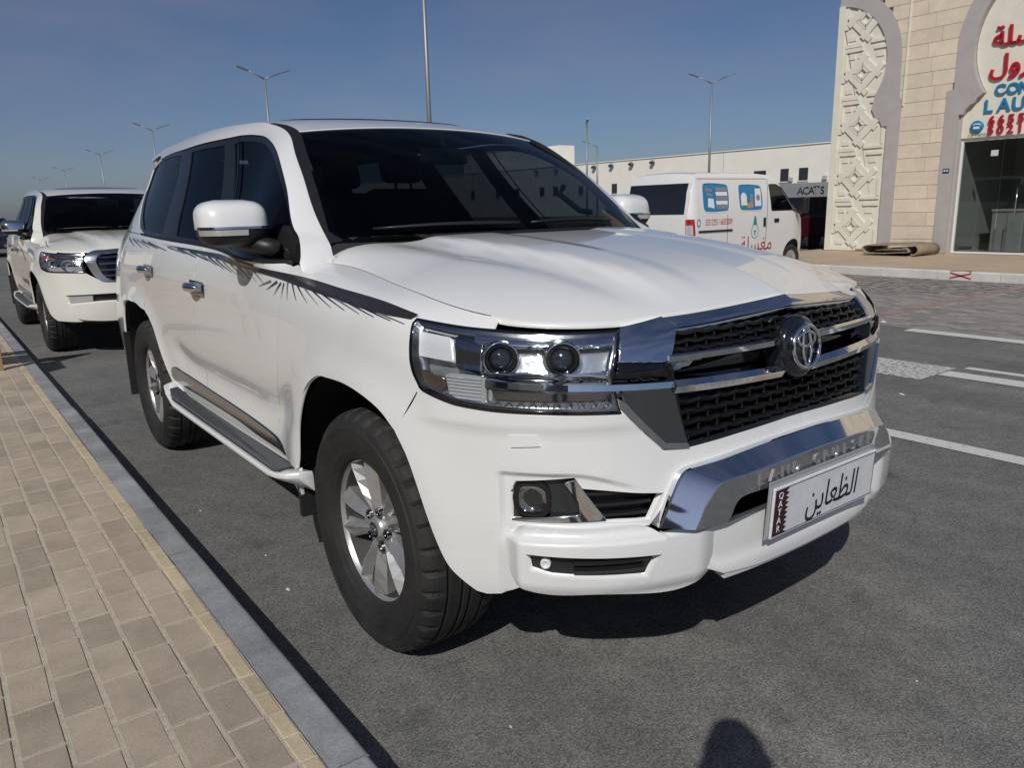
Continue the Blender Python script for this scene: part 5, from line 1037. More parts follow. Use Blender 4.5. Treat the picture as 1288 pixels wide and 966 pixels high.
# ---- far kerb and pavement
fw_ = sheet('far_sidewalk', -9.1, 30, 12.25, 30, .15, M_FWALK)
fk = sheet('far_kerb', -9.1, 30, 12.12, 12.25, .05, M_FKERB); fkm = kerb_mesh('kerb_stone', .994, .14, .15, M_FKERB, .025)
for i in range(34): put('kerb_stone', fkm, fk, (-8.6+i, 12.10, 0), (0, 0, math.pi))
for o in fk.children: o.rotation_euler = (0, 0, 0); o.scale = (1, -1, 1)
fm = MB()
for s_ in (-1, 1):
    a = math.radians(32*s_); fm.add([(math.cos(a)*t-math.sin(a)*u, 0, math.sin(a)*t*.62+math.cos(a)*u*.62) for t, u in ((-.16, -.02), (.16, -.02), (.16, .02), (-.16, .02))], [(0, 1, 2, 3)])
fm.V = [(a, -.004 if c < .055 else -.002+min(.14, (c-.055)*2.4), .075+c if c < .055 else .153) for a, b, c in fm.V]
xk = MB()
for s_ in (-1, 1):
    xk.add([(-.17, 12.0965, .075-.045*s_-.014), (.17, 12.0965, .075+.045*s_-.014), (.17, 12.0965, .075+.045*s_+.014), (-.17, 12.0965, .075-.045*s_+.014)], [(0, 1, 2, 3)])
    xk.add([(-.17, 12.16-.05*s_-.02, .1535), (.17, 12.16+.05*s_-.02, .1535), (.17, 12.16+.05*s_+.02, .1535), (-.17, 12.16-.05*s_+.02, .1535)], [(0, 1, 2, 3)])
o = xk.obj('red_cross_mark', mat('red_spray', (.36, .03, .05), .8), fk); o.location = (-3.72, 0, 0)
for i in (5,): pass
# small loose things on the asphalt
M_LITTER = mat('pebble_pale', (.55, .53, .50), .8)
for i, (x, y, s) in enumerate([(-.55, -1.02, .012), (.62, -.84, .006), (-.9, -.98, .009), (1.22, .22, .006), (.55, .95, .006), (1.0, -.95, .004), (-1.6, -1.05, .008), (-.5, 3.6, .02), (-2.3, 6.8, .05)]):
    mb = MB(); V = [(s*(1+.5*math.cos(a*2+i))*math.cos(a), s*.7*math.sin(a), 0) for a in np.linspace(0, 2*math.pi, 9)[:-1]]; mb.add(V+[(0, 0, s*.5)], [(k, (k+1) % 8, 8) for k in range(8)]); o = mb.obj('pebble', M_LITTER, None); o.location = (x, y, .001)
    tag(o, 'small pale pebble lying loose on the asphalt' if y < 6 else 'flat pale stone on the grey brick parking strip', 'pebble', 'loose pebbles on the road' if y < 6 else None)
# ---- bench at the pavement's edge
M_WOOD = mat('bench_wood', (.34, .22, .12), .7, noise=.25, nscale=14, bump=.2, bscale=60)
bn = thing('bench', 'wooden slatted bench end standing on the paved sidewalk beside the kerb', 'bench', (-6.1, -1.52, ZS))
for sx in (-.22, .22):
    for sy in (-.03, -1.2): mb = MB(); mb.box(sx-.03, sx+.03, sy-.03, sy+.03, 0, .40 if sx > 0 else .80, .006); mb.obj('leg', M_WOOD, bn)
for i in range(5): mb = MB(); mb.box(-.24+.10*i, -.16+.10*i, -1.3, .02, .40, .43, .005); mb.obj('slat', M_WOOD, bn)
for i in range(3): mb = MB(); mb.box(-.26, -.235, -1.3, .02, .50+.105*i, .585+.105*i, .005); mb.obj('backrest_slat', M_WOOD, bn)
# ---------------------------------------------------------------- second SUV, parked behind: same body, older face
FRONT = ('front_bumper', 'bumper_core', 'bumper_skirt', 'headlight', 'grille', 'grille_wing', 'emblem', 'bumper_guard', 'centre_skirt', 'skirt_lip', 'number_plate', 'side_stripe', 'stripe_ray')
suv2 = thing('suv', 'cream white SUV with chrome mirrors and amber-cornered headlights parked behind the striped SUV', 'SUV', (-7.5, -.05, 0)); suv2.scale = (1, 1, .965)
def recolour(o, a, b):
    for i, sl in enumerate(o.material_slots):
        if sl.material == a: sl.link = 'OBJECT'; sl.material = b
    for c in o.children: recolour(c, a, b)
for ch in list(suv.children):
    if ch.name.split('.')[0] in FRONT: continue
    c = copy_tree(ch, suv2); recolour(c, M_WHITE, M_CHROME if ch.name.split('.')[0] == 'mirror' else M_CREAM)
suv_front_old(suv2, M_CREAM)
W1_VAN = '\ufe94\ufee0\ufeb4\ufed0\ufee3'
# ---------------------------------------------------------------- laundry van, nose to the far kerb (van frame: forward +y, right +x)
M_VAN = mat('van_white', (.74, .73, .70), .38, coat=.6, coat_rough=.08, noise=.02, nscale=4); M_TEAL = mat('print_teal', (.02, .27, .24), .5); M_BLUEP = mat('print_blue', (.02, .20, .42), .4); M_REDP = mat('print_red', (.42, .05, .07), .5)
M_PGREY = mat('print_grey', (.25, .23, .24), .5); M_PWHITE = mat('print_white', (.75, .76, .78), .5); M_PORG = mat('print_orange', (.5, .26, .12), .5)
van = thing('van', 'white laundry van with blue picture stickers in its side windows', 'van', (-7.335, 8.40, 0))
CENTRE = [0, 1.8, 1.0]
_vh = spline([.3, .6, .9, 1.15, 1.35, 1.6, 1.78, 1.88, 1.92], [.815, .83, .835, .828, .81, .775, .735, .68, .62])
def S_vs(y, z):
    y = np.atleast_1d(np.asarray(y, float)); z = np.atleast_1d(np.asarray(z, float)); h = _vh(z)
    return np.stack([h-.13*smooth(.16, -.02, y)**2-.26*smooth(2.9, 3.75, y)**1.6, y+.10*np.clip(z-1.2, 0, 1)*smooth(.4, 0, y), z], 1)
prof = [(.02, .38), (.01, .9), (.02, 1.2), (.05, 1.6), (.10, 1.80), (.16, 1.87), (.3, 1.895), (1.0, 1.90), (1.9, 1.895), (2.30, 1.865), (2.42, 1.83), (3.03, 1.23), (3.15, 1.18), (3.42, 1.04), (3.58, .84), (3.64, .62), (3.62, .42), (3.36, .40)]
archf = [(3.02+.33*math.cos(t), .36+.33*math.sin(t)) for t in np.linspace(.1, math.pi-.1, 14)]; archr = [(.62+.33*math.cos(t), .36+.33*math.sin(t)) for t in np.linspace(.1, math.pi-.1, 14)]
ol = prof+archf+[(2.6, .38), (1.0, .38)]+archr+[(.25, .38)]
w1 = crom([(.34, 1.30), (.34, 1.66), (.40, 1.72), (.98, 1.70), (1.04, 1.65), (1.04, 1.31), (1.0, 1.26), (.40, 1.25)], True, .03); w2 = crom([(1.33, 1.31), (1.32, 1.64), (1.37, 1.695), (1.94, 1.68), (2.0, 1.62), (2.02, 1.31), (1.97, 1.26), (1.38, 1.26)], True, .03); w3 = lin([(2.28, 1.24), (2.24, 1.69), (2.45, 1.69), (2.62, 1.62), (2.98, 1.24)], .03)
for mir in (False, True):
    def M(mb):
        if mir: mb.V = [(-a, b, c) for a, b, c in mb.V]
        return mb
    def vp(name, outl, m, holes=(), off=0, fl=.012, sp=.07, par=van):
        me = panel(name, S_vs, outl, m, holes=holes, sp=sp, off=off, flange=fl)
        if mir:
            V = np.array([v.co for v in me.vertices]); V[:, 0] *= -1; me2 = bpy.data.meshes.new(name); me2.from_pydata(V.tolist(), [], [tuple(p.vertices)[::-1] for p in me.polygons]); me2.materials.append(m); me2.shade_smooth(); me = me2
        return put(name, me, par)
    side = vp('side_panel', lin(ol, .03), M_VAN, [w1, w2, w3])
    for w_, nm in ((w1, 'side_window'), (w2, 'side_window'), (w3, 'door_window')):
        vp(nm, inset(w_, -.004), M_GLASS if nm == 'side_window' else glass_mat('van_door_glass', (.45, .52, .5), 1, 0, 1.5), off=-.012, fl=0)
        vp('window_seal', inset(w_, -.018), M_RUBBER if nm == 'door_window' else M_VAN, [w_], off=.004, fl=.01, sp=.2)
    # door seams as fine dark gaps
    for seam in ([(2.08, .42), (2.12, 1.0), (2.20, 1.80)], [(.98, .42), (.98, 1.2)], [(2.16, 1.80), (.20, 1.80)]):
        mb = MB(); mb.tube([S_vs(a, b)[0] for a, b in lin(seam, .08, False)], .0045, 5); M(mb).obj('door_seam', M_RUBBER, van)
    mb = MB(); mb.tube([S_vs(a, .92)[0]+np.array([.004, 0, 0]) for a in np.linspace(.20, 1.10, 10)], .02, 6); M(mb).obj('slide_rail', M_BLACK, van)
    for a, b in ((2.05, 1.03), (2.42, 1.05)):
        mb = MB(); p = S_vs(a, b)[0]; mb.box(p[0]-.01, p[0]+.018, a-(.03 if b < 1.04 else .07), a+(.03 if b < 1.04 else .07), b-(.08 if b < 1.04 else .035), b+(.08 if b < 1.04 else .035), .008); M(mb).obj('door_handle', M_BLACK, van)
    mb = MB(); p = S_vs(3.05, 1.28)[0]; mb.box(p[0]+.06, p[0]+.26, 2.96, 3.10, 1.17, 1.46, .035); mb.tube([(p[0]-.02, 2.95, 1.22), (p[0]+.1, 3.02, 1.25)], .02, 6); M(mb).obj('door_mirror', M_BLACK, van)
    mb = MB(); V = []
    vp('tail_light', lin([(.0, .86), (.0, 1.13), (.10, 1.13), (.12, .86)], .03), M_RED, off=.008, fl=.008); vp('tail_light_lens', lin([(.005, .87), (.005, 1.03), (.075, 1.03), (.085, .87)], .03), M_TURN, off=.012, fl=.004)
    # printed pictures, lettering and logo on the right side only carry over to both sides
    def prt(poly, m, d=.0): return vp('sticker_print', lin(poly, .03), m, off=-.006+d, fl=0, sp=.2)
    vp('sticker', inset(w1, .006), M_BLUEP, off=-.008, fl=0); vp('sticker', inset(w2, .006), M_BLUEP, off=-.008, fl=0)
    for k in range(5): prt([(.70, 1.29+.075*k), (1.0, 1.29+.075*k), (1.0, 1.355+.075*k), (.68, 1.355+.075*k)], (M_PGREY, M_PWHITE)[k % 2], .001)
    prt([(.46, 1.33), (.64, 1.30), (.62, 1.46), (.48, 1.48)], M_PWHITE, .001); prt([(.44, 1.52), (.60, 1.50), (.60, 1.54), (.45, 1.57)], M_PGREY, .001); prt([(.42, 1.60), (.60, 1.58), (.60, 1.62), (.43, 1.65)], M_PGREY, .001)
    prt([(1.78, 1.32), (1.97, 1.32), (1.97, 1.63), (1.80, 1.63)], M_PWHITE, .001); prt(ring_pts(1.88, 1.47, .055, .055, 14), M_PGREY, .002); prt([(1.38, 1.33), (1.55, 1.33), (1.55, 1.50), (1.50, 1.56), (1.43, 1.56), (1.38, 1.50)], M_PWHITE, .001); prt([(1.55, 1.29), (1.72, 1.29), (1.72, 1.38), (1.55, 1.38)], M_PORG, .0015); prt([(1.38, 1.28), (1.54, 1.28), (1.54, 1.34), (1.38, 1.34)], M_TEAL, .002); prt([(1.62, 1.38), (1.74, 1.38), (1.74, 1.52), (1.66, 1.55)], M_PGREY, .0012)
    def vtext(name, t_, y_, z_, s_, m, zs=1):
        me = text_mesh(name, t_, s_, m, .0006); o = put(name, me, van); p = S_vs(y_, z_)[0]
        o.matrix_local = (rot_from((0, 1, 0), (0, 0, 1), (1, 0, 0), (p[0]+.004, y_, z_)) if not mir else rot_from((0, -1, 0), (0, 0, 1), (-1, 0, 0), (-p[0]-.004, y_, z_))) @ Matrix.Diagonal((1, zs, 1, 1)); return o
    vtext('phone_number', '55312255 / 66553009', .74, 1.065, .083, M_REDP, 1.75)
    vtext('laundry_word', W1_VAN, 1.84, .64, .36, M_REDP)
    mb = MB(); cy, cz = 1.77, .90; pts = [(cy+.105*math.sin(t)*(1 if math.cos(t) < 0 else (1-math.cos(t))**.8*0+abs(math.sin(t))**.4), cz+(.13*math.cos(t) if math.cos(t) < 0 else .24*math.cos(t)**1.0)) for t in np.linspace(0, 2*math.pi, 30, endpoint=False)]
    drop = [(cy, cz+.25), (cy+.05, cz+.12), (cy+.095, cz+.02), (cy+.105, cz-.06), (cy+.07, cz-.13), (cy, cz-.155), (cy-.07, cz-.13), (cy-.105, cz-.06), (cy-.095, cz+.02), (cy-.05, cz+.12)]
    vp('drop_logo', lin([(cy, cz+.25), (cy+.065, cz+.085), (cy-.065, cz+.085)], .05), M_TEAL, off=.003, fl=0); vp('drop_logo', crom(drop, True, .02), M_TEAL, [inset(crom(drop, True, .02), .014)], off=.0025, fl=0); vp('drop_logo', lin([(cy-.035, cz-.01), (cy+.035, cz-.01), (cy+.035, cz-.035), (cy+.015, cz-.035), (cy+.015, cz-.10), (cy-.015, cz-.10), (cy-.015, cz-.035), (cy-.035, cz-.035)], .05), M_TEAL, off=.003, fl=0)
    vp('phone_badge', ring_pts(.20, 1.065, .05, .07, 16), M_TEAL, [ring_pts(.20, 1.065, .03, .045, 16)], off=.003, fl=0)
# roof, rear, front as sheets between the sides
def van_strip(name, rows, m):
    mb = MB(); n = 13; V = []
    for y, z in rows:
        e = S_vs(y, z)[0]
        for k in range(n):
            u = -1+2*k/(n-1); V.append((e[0]*u, e[1]-.03*(1-u*u)*(1 if y < .3 else 0)+.10*(1-u*u)*(1 if y > 2.35 else 0), e[2]+.035*(1-u*u)*(1 if 1.85 < z else 0)))
    mb.add(V, [(i*n+k, i*n+k+1, (i+1)*n+k+1, (i+1)*n+k) for i in range(len(rows)-1) for k in range(n-1)], True); return mb.obj(name, m, van)
van_strip('tailgate', prof[:6], M_VAN); van_strip('roof', prof[5:11], M_VAN); van_strip('windscreen', prof[10:12], M_GLASS); van_strip('nose', prof[11:18], M_VAN)
mb = MB(); V = []
for z in np.linspace(1.22, 1.73, 8):
    y = float(np.interp(z, [.9, 1.2, 1.6, 1.8], [.01, .02, .05, .10])); e = S_vs(y, z)[0]
    for k in range(13): u = -1+2*k/12; V.append((e[0]*u*.92, e[1]-.03*(1-u*u*.85)-.012, z))
mb.add(V, [(i*13+k, i*13+k+1, (i+1)*13+k+1, (i+1)*13+k) for i in range(7) for k in range(12)], True); mb.obj('rear_window', mat('van_rear_glass', (.012, .014, .018), .06, coat=.5), van)
mb = MB(); mb.box(-.78, .78, -.09, .08, .38, .62, .04); mb.obj('rear_bumper', M_VAN, van); mb = MB(); mb.box(-.70, .70, .1, 3.4, .28, .55); mb.obj('underbody', M_UNDER, van)
mb = MB(); mb.box(-.6, .6, 2.35, 2.45, .6, 1.25, .05); mb.box(-.55, -.1, 1.95, 2.1, .6, 1.5, .05); mb.box(.1, .55, 1.95, 2.1, .6, 1.5, .05); mb.obj('seat', M_SEAT, van)
emblem(van, (-.22, -.075, 1.0), .055, nrm=(0, -1, 0))
for x in (-.70, .70):
    for y in (.62, 3.02):
        s = 1 if x > 0 else -1; mb = MB(); mb.lathe([(.17, .075), (.20, .088), (.255, .088), (.285, .075), (.295, .04), (.295, -.04), (.285, -.08), (.17, -.08)], 32, 'x'); mb.V = [(s*a, b, c) for a, b, c in mb.V]; wo = mb.obj('wheel', M_TYRE, van, loc=(x, y, .295))
        mb = MB(); mb.lathe([(.0001, .06), (.05, .07), (.10, .055), (.16, .07), (.18, .08), (.18, .04)], 28, 'x'); mb.V = [(s*a, b, c) for a, b, c in mb.V]; mb.obj('hub_cap', M_RIM, wo)
CENTRE = [-1.5, 0, .7]
# ---------------------------------------------------------------- simple background cars
def plain_car(label, loc, rz, m, L=4.5, Wd=1.76, H=1.48, pick=False):
    t = thing('parked_car', label, 'car', loc, rz)
    low = [(-L/2, .35), (-L/2-.02, .62), (-L/2+.03, .90), (-L/2+.5, .97), (L/2-1.15, .97), (L/2-.25, .82), (L/2, .62), (L/2-.02, .32)]
    hw = Wd/2; mb = MB(); V = []
    for x, z in low: V += [(x, -hw*(.93 if abs(x) > L/2-.3 else 1), z), (x, hw*(.93 if abs(x) > L/2-.3 else 1), z)]
    n = len(low); mb.prism([(x, z) for x, z in low], 'y', -hw, hw); ob = mb.obj('body', m, t); bv = ob.modifiers.new('b', 'BEVEL'); bv.width = .06; bv.segments = 3
    top = [(-L/2+.25, .95), (-L/2+.75, H), (L/2-2.2, H), (L/2-1.3, .97)] if not pick else [(-.55, .95), (-.35, H), (.55, H), (1.15, .97)]
    mb = MB(); V = [(x, s*(hw-.04 if z < 1 else hw-.24), z) for s in (-1, 1) for x, z in top]; mb.add(V, [(0, 1, 2, 3), (7, 6, 5, 4), (0, 4, 5, 1), (1, 5, 6, 2), (2, 6, 7, 3)]); cb = mb.obj('cabin', M_GLOSS, t)
    mb = MB(); mb.prism([(x, z) for x, z in [(top[1][0]-.03, H-.03), (top[1][0]+.05, H+.02), (top[2][0]-.05, H+.02), (top[2][0]+.04, H-.03)]], 'y', -hw+.23, hw-.23); mb.obj('roof', m, t)
    for s in (-1, 1):
        for p, q in ((top[0], top[1]), (top[3], top[2]), ((-.1, .96), (-.1, H))):
            mb = MB(); mb.tube([(p[0], s*(hw-.04), p[1]), (q[0], s*(hw-.24), q[1])], .035, 6); mb.obj('pillar', m, t)
        for x in (-L/2+.8, L/2-.85):
            mb = MB(); mb.lathe([(.0001, .06), (.12, .07), (.20, .08), (.30, .08), (.325, .05), (.325, -.1)], 28, 'y'); mb.V = [(a, s*b, c) for a, b, c in mb.V]; mb.obj('wheel', M_TYRE, t, loc=(x, s*(hw-.10), .325))
        mb = MB(); mb.box(L/2-.28, L/2-.04, s*(hw-.42), s*(hw-.06), .60, .74, .03); mb.obj('headlight', M_TURN, t); mb = MB(); mb.box(-L/2-.03, -L/2+.1, s*(hw-.38), s*(hw-.05), .66, .84, .02); mb.obj('tail_light', M_RED, t)
    mb = MB(); mb.box(L/2-.06, L/2+.03, -.5, .5, .36, .52, .02); mb.obj('grille', M_BLACK, t); return t
plain_car('dark maroon car parked in the gap between van and shop building', (-11.2, 20.6, -.01), math.radians(75), mat('maroon_paint', (.055, .004, .010), .3, coat=.8))
plain_car('grey pickup standing in front of the lettered container', (-15.9, 27.4, -.01), math.radians(175), mat('grey_paint', (.30, .31, .32), .35, coat=.6), pick=True)
plain_car('dark car parked at the kerb behind the cream white SUV', (-36, .3, 0), 0, mat('dark_paint', (.012, .013, .015), .25, coat=1))
# ---------------------------------------------------------------- shop building on the far side (facade at y = 16.3)
FY = 16.3
M_STONE = stony('facade_stone', (.68, .585, .45), .09, 5, .07, bump=.3, hue=.008); M_GREY = stony('grey_render', (.42, .39, .37), .06, 3, 0); M_CREAM2 = stony('cream_panel', (.72, .69, .58), .05, 4, 0)
M_ALU = mat('white_aluminium', (.72, .72, .70), .4); M_SHOPG = glass_mat('shop_glass', (.66, .68, .67), .6, .0, 1.45); M_DARKIN = mat('shop_inside', (.20, .22, .22), .8); M_CTR = mat('counter_white', (.58, .60, .59), .5)
M_SRED = mat('sign_red', (.42, .012, .025), .35); M_SBLU = mat('sign_blue', (.015, .20, .38), .35); M_SHAD = mat('sign_edge', (.16, .14, .11), .6)
shop = thing('shop_building', 'stone clad laundry shop with grey arches, lattice panel and sign letters', 'building', (-8.76, FY, .15))
def SP(mb, name, m, par=shop, dx=0): mb.V = [(a+8.76, b-FY, c-.15) for a, b, c in mb.V]; return mb.obj(name, m, par)
mb = MB(); mb.box(-8.74, -5.80, FY+.06, 24, .15, 9); mb.box(-2.24, 8, FY+.06, 24, .15, 9); mb.box(-5.80, -2.24, FY+.06, 24, 6.2, 9); mb.box(-5.80, -2.24, 19.4, 24, .15, 6.2); mb.box(-5.8, -2.24, FY+.5, 19.4, 2.75, 6.2); SP(mb, 'wall', M_GREY)
X0, ZC, RI = -4.02, 4.43, 1.65
inner = [(-5.85, .16), (-5.85, 3.11), (-5.76, 3.11), (-5.72, 3.2), (-5.61, 3.31), (-5.55, 3.33), (-5.50, 3.42), (-5.39, 3.51)]+[(X0+RI*math.cos(t), ZC+RI*math.sin(t)) for t in np.linspace(math.radians(213), math.radians(90), 22)]
outer = [(-6.13, .16), (-6.13, 3.63), (-5.99, 3.65), (-5.99, 4.45)]+[(X0+1.98*math.cos(t), ZC+.02+1.98*math.sin(t)) for t in np.linspace(math.radians(176), math.radians(90), 16)]
def band(a, b, y0, y1):
    mb = MB(); mb.prism(a+b[::-1], 'y', y0, y1); return mb
SP(band(inner, outer, FY-.02, FY+.30), 'arch_frame', M_GREY)
SP(band([(2*X0-x, z) for x, z in inner], [(2*X0-x, z) for x, z in outer], FY-.02, FY+.30), 'arch_frame', M_GREY)
# sign board filling the arch
mb = MB(); mb.prism([(-5.84, 2.62), (-5.84, 3.11)]+[(x+.012, z) for x, z in inner[2:]]+[(2*X0-x-.012, z) for x, z in inner[2:]][::-1]+[(2*X0+5.84, 3.11), (2*X0+5.84, 2.62)], 'y', FY+.12, FY+.20); board = SP(mb, 'sign_board', M_CREAM2)
# left lattice panel with its horseshoe frame
CX, CZ = -8.80, 4.50
pin = [(-7.41, .17), (-7.41, 3.03), (-7.52, 3.03), (-7.56, 3.12), (-7.61, 3.2), (-7.70, 3.25), (-7.80, 3.44)]+[(CX+1.28*math.cos(t), CZ+1.33*math.sin(t)) for t in np.linspace(math.radians(-34), math.radians(88), 20)]
pou = [(-7.10, .17), (-7.10, 3.60), (-7.16, 3.62), (-7.18, 4.2)]+[(CX+1.62*math.cos(t), CZ+1.66*math.sin(t)) for t in np.linspace(math.radians(2), math.radians(88), 16)]
SP(band(pin, pou, FY-.02, FY+.14), 'arch_frame', M_GREY)
mb = MB(); mb.prism([(-8.74, .16)]+[(x+.0, z) for x, z in pin]+[(-8.74, 5.85)], 'y', FY+.03, FY+.10); lat = SP(mb, 'lattice_panel', M_CREAM2)
mb = MB(); mb.prism([(-8.765, .16), (-8.62, .16), (-8.62, 5.84), (-8.765, 5.84)], 'y', FY-.03, FY+.10); SP(mb, 'corner_strip', M_CREAM2)
mb = MB(); mb.prism([(-8.74, 5.86), (-8.74, 9.0), (-7.1, 9.0), (-7.1, 5.9)]+[(CX+1.63*math.cos(t), CZ+1.67*math.sin(t)) for t in np.linspace(math.radians(50), math.radians(88), 8)], 'y', FY, FY+.05); SP(mb, 'upper_wall', M_GREY)
pin_poly = [(-8.74, .16)]+pin+[(-8.74, 5.85)]
def in_panel(p): return bool(inside([tuple(q) for q in pin_poly], np.array([p]))[0])
def strip(x0, z0, x1, z1, w_=.085, h=.035):
    """raised lattice strip, clipped to the panel"""
    n = 14; ok = [in_panel((x0+(x1-x0)*i/n, z0+(z1-z0)*i/n)) and x0+(x1-x0)*i/n > -8.6 for i in range(n+1)]
    if sum(ok) < 4: return
    i0 = ok.index(True); i1 = i0
    while i1+1 <= n and ok[i1+1]: i1 += 1
    if i1-i0 < 3: return
    a = (x0+(x1-x0)*i0/n, z0+(z1-z0)*i0/n); b = (x0+(x1-x0)*i1/n, z0+(z1-z0)*i1/n); L = math.hypot(b[0]-a[0], b[1]-a[1]); nx, nz = -(b[1]-a[1])/L*w_/2, (b[0]-a[0])/L*w_/2
    mb = MB(); mb.prism([(a[0]+nx, a[1]+nz), (b[0]+nx, b[1]+nz), (b[0]-nx, b[1]-nz), (a[0]-nx, a[1]-nz)], 'y', FY+.03-h, FY+.035); SP(mb, 'lattice_strip', M_CREAM2, shop)
q2 = math.sqrt(.5)
for zc in (.74, 1.92, 3.10, 4.28, 5.46):
    c = -8.10
    def dia(off, t0, t1, sg, w_, h):           # strap at 45 degrees, off to one side of the rosette's centre
        nx, nz = (-q2, q2) if sg > 0 else (q2, q2); dx, dz = (q2, q2) if sg > 0 else (q2, -q2)
        strip(c+nx*off+dx*t0, zc+nz*off+dz*t0, c+nx*off+dx*t1, zc+nz*off+dz*t1, w_, h)
    dia(.235, -.36, .34, 1, .135, .042); dia(-.235, -.34, .46, 1, .135, .042); dia(.235, -.36, .36, -1, .135, .034); dia(-.235, -.36, .42, -1, .135, .034)
    for k, h in ((.215, .040), (.135, .050)):
        for (a, b), (d, e) in (((-k, 0), (0, k)), ((0, k), (k, 0)), ((k, 0), (0, -k)), ((0, -k), (-k, 0))): strip(c+a, zc+b, c+d, zc+e, .045, h)
    strip(c-.47, zc-.16, c-.47, zc+.50, .085, .034); strip(c-.50, zc+.545, c-.02, zc+.545, .085, .036); strip(c-.50, zc-.535, c-.06, zc-.535, .085, .036); strip(c+.16, zc-.50, c+.62, zc-.50, .07, .036); strip(c+.25, zc+.53, c+.62, zc+.53, .07, .036); strip(c+.59, zc-.45, c+.59, zc-.05, .06, .03)
    strip(c-.36, zc+.40, c-.22, zc+.40, .12, .02); strip(c-.40, zc-.38, c-.22, zc-.38, .10, .02); strip(c+.30, zc+.38, c+.48, zc+.38, .12, .02)
# stone courses, every slab its own piece
g_ = .004
def slab(x0, x1, z0, z1):
    mb = MB(); mb.box(x0+g_, x1-g_, FY-.005+random.uniform(-.003, .003), FY+.062, z0+g_, z1-g_); return SP(mb, 'stone_slab', M_STONE)
z = .16; r = 0
while z < 8.9:
    z1 = z+.302; zm = (z+z1)/2
    # left and right limits of this course between the two arches
    def lim(poly, zz, side):
        xs = []
        for (xa, za), (xb, zb) in zip(poly[:-1], poly[1:]):
            if (za-zz)*(zb-zz) <= 0 and za != zb: xs.append(xa+(xb-xa)*(zz-za)/(zb-za))
        return (max(xs) if side > 0 else min(xs)) if xs else None
    lo = max([q for q in (lim(pou, z, 1), lim(pou, z1, 1)) if q is not None] or [-8.7 if z > 6.3 else -8.2]); hi = min([q for q in (lim(outer, z, -1), lim(outer, z1, -1)) if q is not None] or [X0])
    x = lo-.10
    end = hi+.10
    if z > 6.41: end = 6
    cut = [x]
    while cut[-1] < end-.9: cut.append(cut[-1]+random.uniform(.55, 1.0))
    cut.append(end)
    if len(cut) > 2 and cut[-1]-cut[-2] < .25: cut.pop(-2)
    for a, b in zip(cut[:-1], cut[1:]): slab(a, b, z, min(z1, 9))
    z = z1; r += 1
mb = MB(); mb.box(-7.085, -7.055, FY-.03, FY-.004, 3.43, 9); SP(mb, 'drain_strip', M_CREAM2)
# shop front
gy = FY+.22
fr = MB(); fr.box(-5.85, -5.76, gy-.05, gy+.05, .16, 2.62); SP(fr, 'door_frame', M_ALU); fr = MB(); fr.box(-5.76, -2.30, gy-.04, gy+.04, 2.55, 2.62); SP(fr, 'door_frame', M_ALU); fr = MB(); fr.box(-5.76, -2.30, gy-.04, gy+.04, .16, .20); SP(fr, 'door_frame', M_ALU)
for a, b in ((-5.76, -4.97), (-4.96, -4.10), (-4.09, -3.2), (-3.19, -2.30)):
    mb = MB(); mb.box(a+.005, b-.005, gy-.006, gy+.006, .20, 2.55); SP(mb, 'glass_panel', M_SHOPG)
for x in (-4.60, -4.42):
    mb = MB(); mb.tube([(x, gy-.05, .95), (x, gy-.05, 1.55)], .014, 8); mb.tube([(x, gy-.05, 1.0), (x, gy, 1.0)], .01, 6); mb.tube([(x, gy-.05, 1.5), (x, gy, 1.5)], .01, 6); SP(mb, 'door_handle', M_SATIN)
mb = MB(); mb.box(-5.2, -5.06, gy-.02, gy-.008, 2.22, 2.34); SP(mb, 'door_notice', M_CTR)
mb = MB(); mb.box(-5.8, -2.24, FY+.5, 19.4, .155, .165); mb.box(-5.80, -5.78, FY+.30, 19.4, .16, 2.75); mb.box(-5.8, -2.24, 19.35, 19.4, .16, 2.75); SP(mb, 'shop_room', M_CTR)
mb = MB(); mb.box(-4.75, -2.3, 18.6, 18.7, .17, 2.7); SP(mb, 'inner_partition', M_DARKIN)
mb = MB(); mb.box(-5.35, -4.72, 17.3, 17.9, .17, 1.05, .01); ct = SP(mb, 'counter', M_CTR)
mb = MB(); mb.box(-5.36, -4.70, 17.26, 17.94, 1.05, 1.10, .01); SP(mb, 'counter_top', M_ALU, shop); mb = MB(); mb.box(-5.04, -5.03, 17.295, 17.30, .2, 1.0); SP(mb, 'counter_joint', M_DARKIN, shop)
mb = MB(); mb.box(-5.70, -5.45, 16.62, 16.85, .17, .24, .01); SP(mb, 'box', M_ALU, shop); mb = MB(); mb.box(-5.72, -5.50, 16.60, 16.86, .24, .30, .03); SP(mb, 'folded_cloth', M_DARKIN, shop)
# sign letters
def on_face(me, x, z, par=board, y=FY+.118, m=None):
    o = put(me.name, me, par); o.matrix_local = Matrix.Translation((8.76, -FY, -.15)) @ rot_from((1, 0, 0), (0, 0, 1), (0, -1, 0), (x, y-.02, z)); return o
A = {'meem_i': '\ufee3', 'ghain_m': '\ufed0', 'seen_m': '\ufeb4', 'lam_m': '\ufee0', 'teh_f': '\ufe94', 'kaf_i': '\ufedb', 'noon_m': '\ufee8', 'teh_m': '\ufe98', 'reh_f': '\ufeae', 'waw_i': '\ufeed', 'lam_f': '\ufedd'}
W1 = A['teh_f']+A['lam_m']+A['seen_m']+A['ghain_m']+A['meem_i']; W2 = A['lam_f']+A['waw_i']+A['reh_f']+A['teh_m']+A['noon_m']+A['kaf_i']
for W_, z_ in ((W1, 4.56), (W2, 4.02)):
    me = text_mesh('sign_word', W_, .52, M_SRED, .03, 'LEFT', bold=.008); on_face(me, -5.36, z_)
